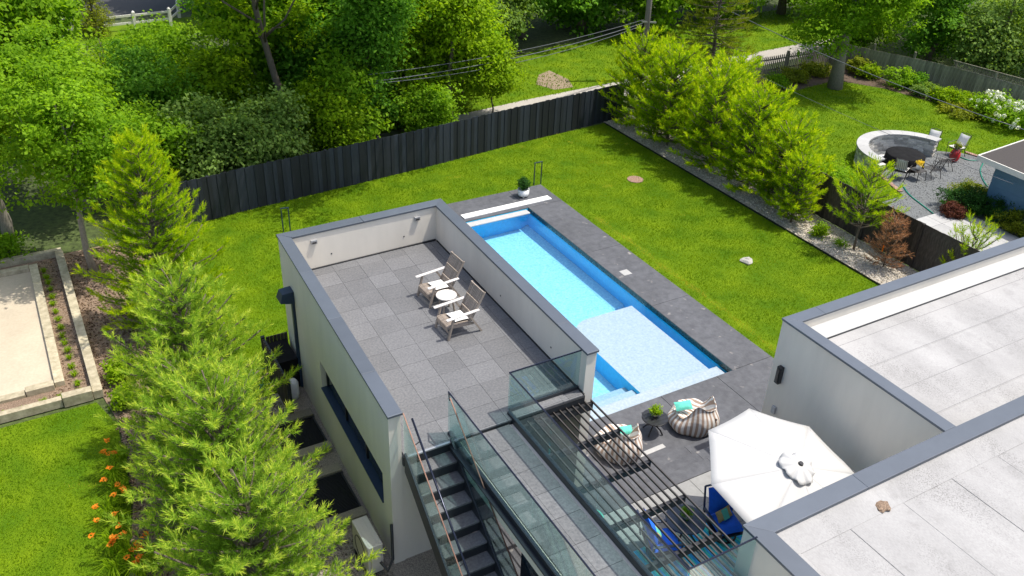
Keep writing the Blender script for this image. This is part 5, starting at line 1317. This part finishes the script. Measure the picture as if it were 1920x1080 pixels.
# ================================================================== PINES, LEFT ROW
def pine(name, label, loc, H, Rm, seed, mat, group=None, **k):
    t = thing(name, label, 'tree', loc, RND.uniform(0, 6), group)
    cm, tm = pine_mesh('crown', mat, H, Rm, seed, **k); link('crown', cm, t); link('trunk', tm, t); return t


kw = dict(whorl=.34, bpw=8, step=.165, needles=18, nl=.125, nw=.02, shoot=.23, power=.45)
for (px, py, H, Rm, seed, lab) in ((252, 262, 6.2, 2.2, 51, 'tall yellow green pine farthest back in the left row'), (328, 540, 4.9, 2.4, 52, 'bluish green pine second from the back in the left row'),
                                   (398, 748, 4.6, 2.4, 53, 'broad pine third from the back beside the window wells'), (345, 690, 3.9, 2.0, 55, 'shorter pine between the second and third in the left row'), (455, 915, 4.3, 2.35, 54, 'nearest pine at the bottom edge beside the air conditioner')):
    q = P(px, py, H); pine('pine_tree', lab, (q.x, q.y, 0), H, Rm, seed, 'pine_lime' if seed == 51 else 'pine_near', 'pines in the left row', **dict(kw, power=.62 if seed == 51 else .45))

# ================================================================== PINES, RIGHT ROW
kr = dict(whorl=.36, bpw=9, step=.23, needles=13, nl=.165, nw=.038, shoot=.27, power=.33)
for (x, y, H, Rm, seed, lab) in ((26.6, 33.0, 4.0, 2.1, 61, 'lime green pine at the far fence corner'), (26.4, 30.3, 4.3, 2.2, 62, 'lime green pine with dead pale twigs, second from the fence corner'), (26.5, 27.4, 4.0, 2.2, 63, 'lime green pine third from the fence corner'),
                                 (26.6, 25.0, 3.8, 2.1, 64, 'lime green pine fourth from the fence corner'), (26.6, 23.1, 3.3, 1.8, 65, 'lime green pine fifth from the fence corner, beside the columnar shrub'),
                                 (28.6, 29.0, 3.9, 1.9, 67, 'lime green pine behind the row facing the neighbour lawn')):
    pine('pine_tree', lab, (x, y, 0), H, Rm, seed, 'pine_lime', 'lime pines along the gravel bed', **kr)
pine('columnar_shrub', 'dense upright evergreen shrub at the end of the pine row', (25.95, 21.75, 0), 2.7, .95, 68, 'pine_lime', whorl=.22, bpw=9, step=.2, needles=12, nl=.12, nw=.024, shoot=.2, power=.35)
pine('pine_tree', 'small open pine in front of the dark fence', (26.5, 19.0, 0), 3.3, 1.55, 69, 'pine_lime', base=1.0, whorl=.34, bpw=7, step=.2, needles=13, nl=.14, nw=.022, shoot=.25, power=.5)
pine('pine_tree', 'young pine behind the right roof by the stone terrace', (27.9, 15.4, 0), 2.3, 1.15, 70, 'pine_lime', whorl=.4, bpw=6, step=.2, needles=16, nl=.13, nw=.02, shoot=.28, power=.5, tip_up=1.2)
pine('dead_pine', 'brown dead pine on pale gravel before the dark fence', (26.45, 17.55, 0), 2.0, .72, 71, 'dead', whorl=.2, bpw=8, step=.16, needles=9, nl=.1, nw=.014, shoot=.16, power=.5)
q = P(1657, 470, .9)
single('orange_tag', 'orange ribbon tag hanging on the dead brown pine', 'tag', MB().box(-.025, .025, -.004, .004, 0, .26), MT['orange'], (25.75, 17.3, .95))
pine('spruce_tree', 'drooping olive green spruce between the lime pines and picket fence', (32.0, 34.2, 0), 8.5, 2.5, 72, 'spruce', whorl=.42, bpw=8, step=.24, needles=12, nl=.16, nw=.03, shoot=.3, droop=.45, power=.7, tip_up=.15)

# ================================================================== BROADLEAF TREES
def tree(name, label, loc, path, r0, r1, blobs, mat, ncl, per, cr, size, seed, limbs=14, bark='bark', group=None, cat='tree', rz=0):
    t = thing(name, label, cat, loc, rz, group)
    cm, cc = leaf_crown('crown', mat, blobs, ncl, per, cr, size, seed, at=loc); link('crown', cm, t)
    link('trunk', trunk_mesh('trunk', bark, path, r0, r1, cc, limbs, seed), t); return t


def sm(name, label, x, y, H, Rm, mat, seed, z0=1.0, ncl=230, per=52, cr=.42, size=.2, limbs=12, bark='bark', group=None, cat='tree', lean=(0, 0), r0=None, nb=7):
    """broadleaf tree or tall shrub: several uneven lobes between z0 and H"""
    rng = np.random.default_rng(seed); bl = []
    for k in range(nb):
        f = rng.uniform(0, 1); a = rng.uniform(0, 6.28); rr = Rm * (1 - .55 * abs(f - .4)) * rng.uniform(.25, .62)
        zc = z0 + (H - z0) * (.15 + .72 * f); s = Rm * rng.uniform(.42, .68)
        bl.append((rr * math.cos(a) + lean[0] * zc / H, rr * math.sin(a) + lean[1] * zc / H, zc, s, s, min(s * .85, (H - z0) * .36)))
    bl.append((lean[0] * .6, lean[1] * .6, (z0 + H) / 2, Rm * .55, Rm * .55, (H - z0) * .42))
    path = wobble_path((0, 0, -.05), (lean[0], lean[1], H * .86), 6, .012, rng)
    r0 = r0 or .028 * H
    return tree(name, label, (x, y, 0), path, r0, r0 * .25, bl, mat, ncl, per, cr, size, seed, limbs, bark, group, cat)


# left edge maples
sm('maple_tree', 'maple with bare lower trunk on the mulch beside the sand court', 1.1, 29.3, 7.0, 2.3, 'leaf_mid', 101, 2.1, 300, 55, .25, .14, bark='bark_pale', r0=.12)
sm('maple_tree', 'maple overhanging the back corner of the sand court', -1.3, 32.4, 7.5, 2.6, 'leaf_mid', 102, 1.2, 320, 58, .29, .15, bark='bark_pale')
sm('maple_tree', 'tall maple at the left picture edge behind the court', -2.3, 36.5, 8.5, 3.0, 'leaf_light', 103, 1.0, 280, 56, .33, .17)
sm('maple_tree', 'maple with pale crooked trunk behind the first pine', 1.6, 34.3, 7.0, 2.3, 'leaf_mid', 104, 2.2, 260, 54, .27, .15, bark='bark_pale', r0=.13)
sm('leafy_tree', 'green tree behind the left maples', 0.6, 41.0, 9.5, 3.2, 'leaf_mid', 105, 1.0, 260, 54, .46, .28)
sm('leafy_tree', 'tree with pale trunk at the upper left corner', 0.2, 49.0, 12, 3.4, 'leaf_light', 106, 2.5, 250, 52, .5, .25, bark='bark_pale')
# thicket behind the left part of the fence
for i, (x, y, H, Rm, mt, lab) in enumerate(((4.2, 34.2, 3.6, 1.9, 'leaf_mid', 'shrub right behind the first pine tip'), (6.6, 34.2, 3.7, 2.0, 'leaf_grey', 'grey green shrub behind the left end of the fence'), (8.7, 34.0, 3.6, 2.0, 'leaf_grey', 'silvery shrub hanging over the fence left of the leaning trunk'), (11.2, 34.4, 3.5, 1.8, 'leaf_light', 'light green shrub below the leaning trunk'),
                                             (4.6, 38.5, 4.2, 2.5, 'leaf_dark', 'dark thicket shrub below the white rail fence'), (7.3, 38.2, 4.0, 2.5, 'leaf_mid', 'thicket shrub in front of the grass clearing'), (4.0, 43.5, 4.6, 2.8, 'leaf_light', 'light shrub left of the white rail fence'), (7.8, 44.0, 4.0, 2.8, 'leaf_mid', 'broad shrub right below the white rail fence'), (6.5, 50.0, 2.0, 2.4, 'leaf_mid', 'low shrub before the white rail fence'),)):
    sm('thicket_shrub', lab, x, y, H, Rm, mt, 120 + i, .15, 190, 52, .36, .17, limbs=10, cat='shrub', group='thicket shrubs behind the fence', r0=.05)
for i, (x, y, H, Rm, mt, lab) in enumerate(((12.6, 35.9, 4.6, 1.8, 'leaf_mid', 'tall shrub right of the leaning trunk at the fence'), (7.9, 39.0, 4.6, 2.0, 'leaf_light', 'bright understory tree left of the leaning trunk'), (12.0, 38.6, 5.5, 2.2, 'leaf_dark', 'dark understory tree right of the leaning trunk'), (15.9, 37.8, 5.5, 2.1, 'leaf_light', 'bright understory tree between the two trunks'), (20.3, 39.6, 5.0, 2.0, 'leaf_mid', 'understory tree above the cables'))):
    sm('understory_tree', lab, x, y, H, Rm, mt, 150 + i, .2, 200, 52, .4, .22, limbs=8, group='understory trees behind the fence', r0=.06)
q = P(182, 66); t = thing('cone_shrub', 'clipped conical yellow green evergreen beside the white rail fence', 'shrub', (q.x, q.y, 0))
cm, cc = leaf_crown('foliage', 'leaf_lime', [(0, 0, .7, 1.0, 1.0, .8), (0, 0, 1.5, .85, .85, .8), (0, 0, 2.3, .6, .6, .7), (0, 0, 2.9, .3, .3, .5)], 420, 14, .1, .1, 130); link('foliage', cm, t)
MB().tube([(0, 0, 0), (0, 0, 2.6)], [.08, .03], 7).build('stem', MT['bark'], t)
# tall leaning tree whose crown is above the picture
tree('leaning_tree', 'tall tree with leaning bare trunk behind the black fence', (10.6, 37.2, 0), [(0, 0, -.05), (-.15, .1, 1.5), (-.55, .2, 3.5), (-.85, .3, 5.2), (-1.2, .2, 7.5), (-.6, -1, 10)], .2, .08,
     [(0, -3, 10.5, 3.2, 3.2, 1.7), (2.0, -6.0, 10.6, 2.2, 2.0, 1.2), (-3, -1, 11, 2.6, 2.6, 1.6), (.5, -1.5, 12.2, 3, 3, 1.6), (-2.2, .2, 6.0, 1.2, 1.2, 1.1), (.8, .3, 5.4, 1.0, 1.0, 1.0)], 'leaf_light', 300, 52, .42, .2, 140, 18)
# dense trees behind the middle of the fence
sm('leafy_tree', 'dense dark tree left of the twin trunks', 10.4, 41.2, 9.5, 2.9, 'leaf_mid', 141, .8, 280, 56, .48, .28)
t = sm('leafy_tree', 'dense dark tree hanging over the middle of the fence', 13.9, 36.4, 8.0, 2.4, 'leaf_dark', 142, .6, 280, 58, .40, .19, r0=.17)
cm, cc = leaf_crown('shade_crown', 'leaf_dark', [(-1.0, -5.6, 11.8, 2.0, 1.9, 1.1), (-3.4, -5.2, 11.6, 1.8, 1.7, 1.0), (1.5, -4.6, 12.0, 2.0, 1.9, 1.2), (.4, -2.2, 11.5, 2.2, 2.0, 1.3), (4.2, -4.2, 11.8, 1.6, 1.5, .9)], 130, 50, .34, .2, 999); link('shade_crown', cm, t)  # unseen crown lobes above the view, added to shade fence and lawn edge
mb = MB(); [mb.tube(wobble_path((0, 0, 6), c, 4, .05, np.random.default_rng(k)), [.1, .08, .06, .04, .02], 6) for k, c in enumerate(cc[::16])]; mb.build('limbs', MT['bark'], t)
sm('leafy_tree', 'deep green tree behind the dense dark tree', 14.6, 40.6, 10, 3.0, 'leaf_mid', 143, .8, 270, 56, .48, .28)
sm('leafy_tree', 'bright tree with slim trunk on the gravel behind the fence', 18.3, 36.9, 8.5, 2.5, 'leaf_light', 144, 1.3, 260, 56, .38, .19, r0=.14, bark='bark')
sm('leafy_tree', 'bright green tree filling the gap above the cables', 17.6, 41.8, 10, 3.0, 'leaf_light', 145, 1.2, 260, 54, .48, .28)
sm('leafy_tree', 'feathery grey green tree left of the mud patch', 22.0, 41.8, 9.5, 2.8, 'leaf_grey', 146, 1.0, 280, 56, .44, .19)
sm('leafy_tree', 'grey green tree between the feathery tree and the mud patch', 25.0, 44.2, 9.0, 2.6, 'leaf_grey', 149, .6, 240, 54, .4, .22)
sm('thicket_shrub', 'leafy shrub at the fence below the bright tree', 16.3, 35.0, 2.9, 1.5, 'leaf_mid', 147, .2, 150, 50, .32, .16, cat='shrub', group='thicket shrubs behind the fence', r0=.05)
sm('thicket_shrub', 'leafy branches reaching over the fence left of the gravel path', 20.4, 36.6, 3.6, 1.5, 'leaf_light', 148, .9, 150, 50, .32, .16, cat='shrub', group='thicket shrubs behind the fence', r0=.05)
# wood at the back
bk = [(24.5, 47.5, 11, 3.4, 'leaf_mid', 'woodland tree behind the feathery tree'), (29.0, 48.5, 11, 3.6, 'leaf_dark', 'dark woodland tree left of the utility pole'), (33.2, 48.0, 11, 3.4, 'leaf_dark', 'dark woodland tree right behind the utility pole'), (37.5, 47.0, 10, 3.2, 'leaf_mid', 'woodland tree behind the spruce'),
      (43.0, 47.5, 10, 3.0, 'leaf_mid', 'woodland tree beyond the gravel drive'), (49.5, 46.5, 10, 3.4, 'leaf_mid', 'woodland tree beyond the picket fence end'), (19.5, 47.5, 11, 3.4, 'leaf_dark', 'woodland tree behind the bright tree'), (15.5, 47.0, 11, 3.2, 'leaf_dark', 'woodland tree behind the leaning trunk'), (13.2, 50.5, 11, 3.0, 'leaf_dark', 'woodland tree right of the white rail fence'),
      (54.5, 43.0, 9, 3.2, 'leaf_dark', 'woodland tree at the upper right'), (32, 56, 13, 4.2, 'leaf_mid', 'far woodland tree above the utility pole'), (24, 57, 13, 4.2, 'leaf_dark', 'far woodland tree above the gravel path'), (41, 55, 13, 4.2, 'leaf_mid', 'far woodland tree above the drive'), (52, 54, 13, 4.2, 'leaf_dark', 'far woodland tree above the maple'), (61, 48, 12, 4.2, 'leaf_mid', 'far woodland tree at the top right corner'), (16, 58, 13, 4.2, 'leaf_mid', 'far woodland tree above the dense dark tree'), (12.6, 62.5, 12, 3.6, 'leaf_dark', 'roadside tree at the end of the white rail fence'), (3.0, 61.4, 9, 1.6, 'leaf_dark', 'slim roadside tree above the conical evergreen')]
for i, (x, y, H, Rm, mt, lab) in enumerate(bk):
    sm('woodland_tree', lab, x, y, H, Rm + (.7 if y < 50 else 0), mt, 160 + i, -.3 if y < 50 else 1, 260 if y < 53 else 150, 50, .5, .34 if y < 53 else .45, limbs=8, nb=11, group='woodland trees at the back')
# neighbour maple and trees behind the old fence
sm('maple_tree', 'large maple with stout trunk on the neighbour lawn', 40.5, 33.0, 10, 3.7, 'leaf_mid', 190, 2.0, 460, 58, .36, .19, limbs=22, bark='bark_pale', r0=.36, nb=12)
for i, (x, y, H, Rm, mt, lab) in enumerate(((47.0, 37.0, 7, 2.6, 'leaf_mid', 'tree at the corner of the mossy fence'), (48.6, 33.2, 7, 2.5, 'leaf_dark', 'dark tree behind the mossy fence next to the maple'), (49.6, 29.8, 6.5, 2.4, 'leaf_grey', 'grey green tree behind the mossy fence'), (51.0, 26.2, 6, 2.4, 'leaf_mid', 'tree behind the lattice above the hydrangeas'),
                                             (52.6, 22.8, 6, 2.4, 'leaf_dark', 'tree behind the lattice at the right picture edge'), (54.5, 31.5, 9, 3.0, 'leaf_light', 'bright tree far behind the mossy fence'), (56.5, 27.5, 9, 3.0, 'leaf_light', 'bright tree at the upper right picture edge'), (52.8, 36.0, 9, 3.0, 'leaf_mid', 'tree far behind the maple'), (59.5, 35.0, 10, 3.4, 'leaf_dark', 'dark tree at the far upper right'), (63, 28, 10, 3.4, 'leaf_mid', 'tree beyond the bright tree at the right'))):
    sm('leafy_tree', lab, x, y, H, Rm, mt, 200 + i, .3, 230, 54, .42, .2, limbs=10, group='trees behind the mossy fence')


# ================================================================== BEDS AND SMALL PLANTS
def shrub(name, label, p, rx, h, mat, seed, size=.09, ncl=60, per=34, cr=.14, group=None, cat='shrub', aspect=.6):
    t = thing(name, label, cat, (p[0], p[1], 0), 0, group)
    cm, cc = leaf_crown('foliage', mat, [(0, 0, h * .52, rx, rx, h * .48)], ncl, per, cr, size, seed, aspect); link('foliage', cm, t)
    mb = MB(); rng = np.random.default_rng(seed)
    for c in cc[rng.choice(len(cc), min(7, len(cc)), replace=False)]: mb.tube([(0, 0, -.02), c * .5 + np.array([0, 0, .05]), c], [.02, .014, .006], 5)
    mb.build('stems', MT['bark'], t); return t


bed = [(1455, 165, .6, .7, 'leaf_mid', 'low green plant at the left end of the picket fence bed'), (1490, 152, .9, .6, 'leaf_lime', 'yellow green ground plant before the picket fence'), (1530, 140, .8, .6, 'leaf_lime', 'yellow green plant beside the maple trunk'), (1605, 138, .6, .9, 'leaf_lime', 'light shrub right of the maple trunk'), (1628, 146, .55, .8, 'leaf_light', 'light shrub farther right of the maple trunk'),
       (1683, 163, .8, 1.1, 'leaf_mid', 'rose bush at the foot of the mossy fence'), (1712, 165, .6, .8, 'leaf_dark', 'dark plant right of the rose bush'), (1735, 180, .8, .6, 'leaf_grey', 'grey leaved plant in the fence bed'), (1770, 192, .8, .7, 'leaf_light', 'variegated plant left of the hosta mat'), (1800, 200, .9, .8, 'leaf_light', 'flowering plant behind the hosta mat'), (1795, 212, 1.1, .4, 'leaf_lime', 'low lime hosta mat along the lawn'), (1828, 218, 1.0, .4, 'leaf_lime', 'lime hosta clump beside the hydrangeas')]
for i, (px, py, r, h, mt, lab) in enumerate(bed): shrub('bed_plant', lab, P(px, py), r, h, mt, 230 + i, .13, 60, 34, .16, 'plants in the neighbour bed')
for i, (px, py, r, h, lab) in enumerate(((1852, 218, 1.0, 1.25, 'white hydrangea bush left of the other along the mossy fence'), (1895, 240, 1.2, 1.3, 'white hydrangea bush at the right picture edge'))):
    t = shrub('hydrangea', lab, P(px, py), r, h, 'leaf_mid', 250 + i, .14, 90, 34, .18)
    rng = np.random.default_rng(300 + i); d = unit(rng.normal(size=(46, 3)) + np.array([-.2, -.4, .6])); cen = d * np.array([r, r, h * .5]) * 1.02 + np.array([0, 0, h * .52]); cen = cen[cen[:, 2] > .25]
    idx = np.repeat(np.arange(len(cen)), 40); dd = unit(rng.normal(size=(len(idx), 3))); C = cen[idx] + dd * .105
    V, F, a = leaf_arrays(C, dd, .07, rng.uniform(0, 1, len(idx)), rng, .9); fo = link('blooms', np_mesh('blooms', V, F, MT['whitepetal'], {'tint': a}), t); fo['kind'] = 'stuff'
for i, (px, py, r, h, mt, lab) in enumerate(((1800, 395, .95, 1.0, 'box_leaf', 'dark clipped shrub beside the gravel curve'), (1845, 398, 1.0, 1.0, 'box_leaf', 'dark clipped shrub against the blue shed'), (1893, 415, 1.0, .9, 'box_leaf', 'dark clipped shrub near the roof edge'), (1818, 372, .8, .6, 'leaf_lime', 'lime yellow hostas along the shrub tops'), (1785, 407, .4, .6, 'leaf_red', 'reddish leaved shrub at the tip of the hedge'), (1912, 440, .8, 1.0, 'leaf_lime', 'yellow green shrub at the right picture edge'))):
    shrub('hedge_shrub', lab, P(px, py), r, h, mt, 260 + i, .07, 130, 44, .12)
shrub('flower_plant', 'red flowers behind the top of the dark fence', (28.15, 15.9), .35, .9, 'redpetal', 270, .06, 14, 8, .08)
shrub('leafy_plant', 'small light green plant on the pale gravel', P(1533, 443), .32, .62, 'leaf_light', 271, .09, 34, 26, .1)
shrub('leafy_plant', 'low plant under the small open pine', P(1575, 462), .3, .3, 'leaf_mid', 272, .07, 16, 20, .1)
for i, (px, py, lab) in enumerate(((1500, 330, 'leafy weeds behind the fence below the pines'), (1560, 350, 'wild plants with yellow flowers behind the dark fence'))): shrub('leafy_plant', lab, P(px, py), .9, .9, 'leaf_mid', 275 + i, .12, 60, 34, .2)
shrub('leafy_plant', 'bright green shrub under the pines beside the mulch', P(232, 712), .42, .75, 'leaf_light', 279, .1, 50, 30, .12)
shrub('leafy_plant', 'bright green shrub below the third pine on the mulch', P(238, 760), .35, .6, 'leaf_light', 280, .1, 40, 30, .12)
shrub('leafy_plant', 'low dark plants at the back edge of the sand court', (-1.7, 31.8), .9, .9, 'leaf_mid', 281, .12, 60, 34, .18)
# daylilies
for i, (px, py) in enumerate(((228, 858), (212, 890), (222, 925), (205, 958), (222, 985), (212, 1020), (240, 1040), (262, 1068), (285, 1045), (215, 1065))):
    q = P(px, py, .3); lab = 'clump of orange daylilies, %s from far end along the lawn edge' % ordn[i]
    t = thing('daylily', lab, 'flower', (q.x, q.y, 0), i * 1.1, 'orange daylilies along the lawn')
    link('blades', grass_clump_mesh(400 + i, 90, .62, .022), t)
    rng = np.random.default_rng(500 + i); n = 2 + i % 3; C = []; N = []
    for k in range(n):
        a = rng.uniform(0, 6.28); r = rng.uniform(.1, .45); c = np.array([r * math.cos(a), r * math.sin(a), rng.uniform(.6, .85)])
        for j in range(6):
            b = j * 1.047; dv = np.array([math.cos(b), math.sin(b), .5]); C.append(c + dv * .05); N.append(np.array([-math.cos(b) * .5, -math.sin(b) * .5, 1]))
    for k in range(n):
        V, F, a = leaf_arrays(np.array(C[k * 6:k * 6 + 6]), unit(np.array(N[k * 6:k * 6 + 6])), .12, rng.uniform(0, 1, 6), rng, .45); link('bloom', np_mesh('bloom', V, F, MT['orange'], {'tint': a}), t)
    mb = MB()
    for k in range(n): c = C[k * 6]; mb.tube([(0, 0, 0), (c[0] * .5, c[1] * .5, .4), tuple(c)], .006, 4)
    mb.build('stalks', MT['leaf_light'], t)
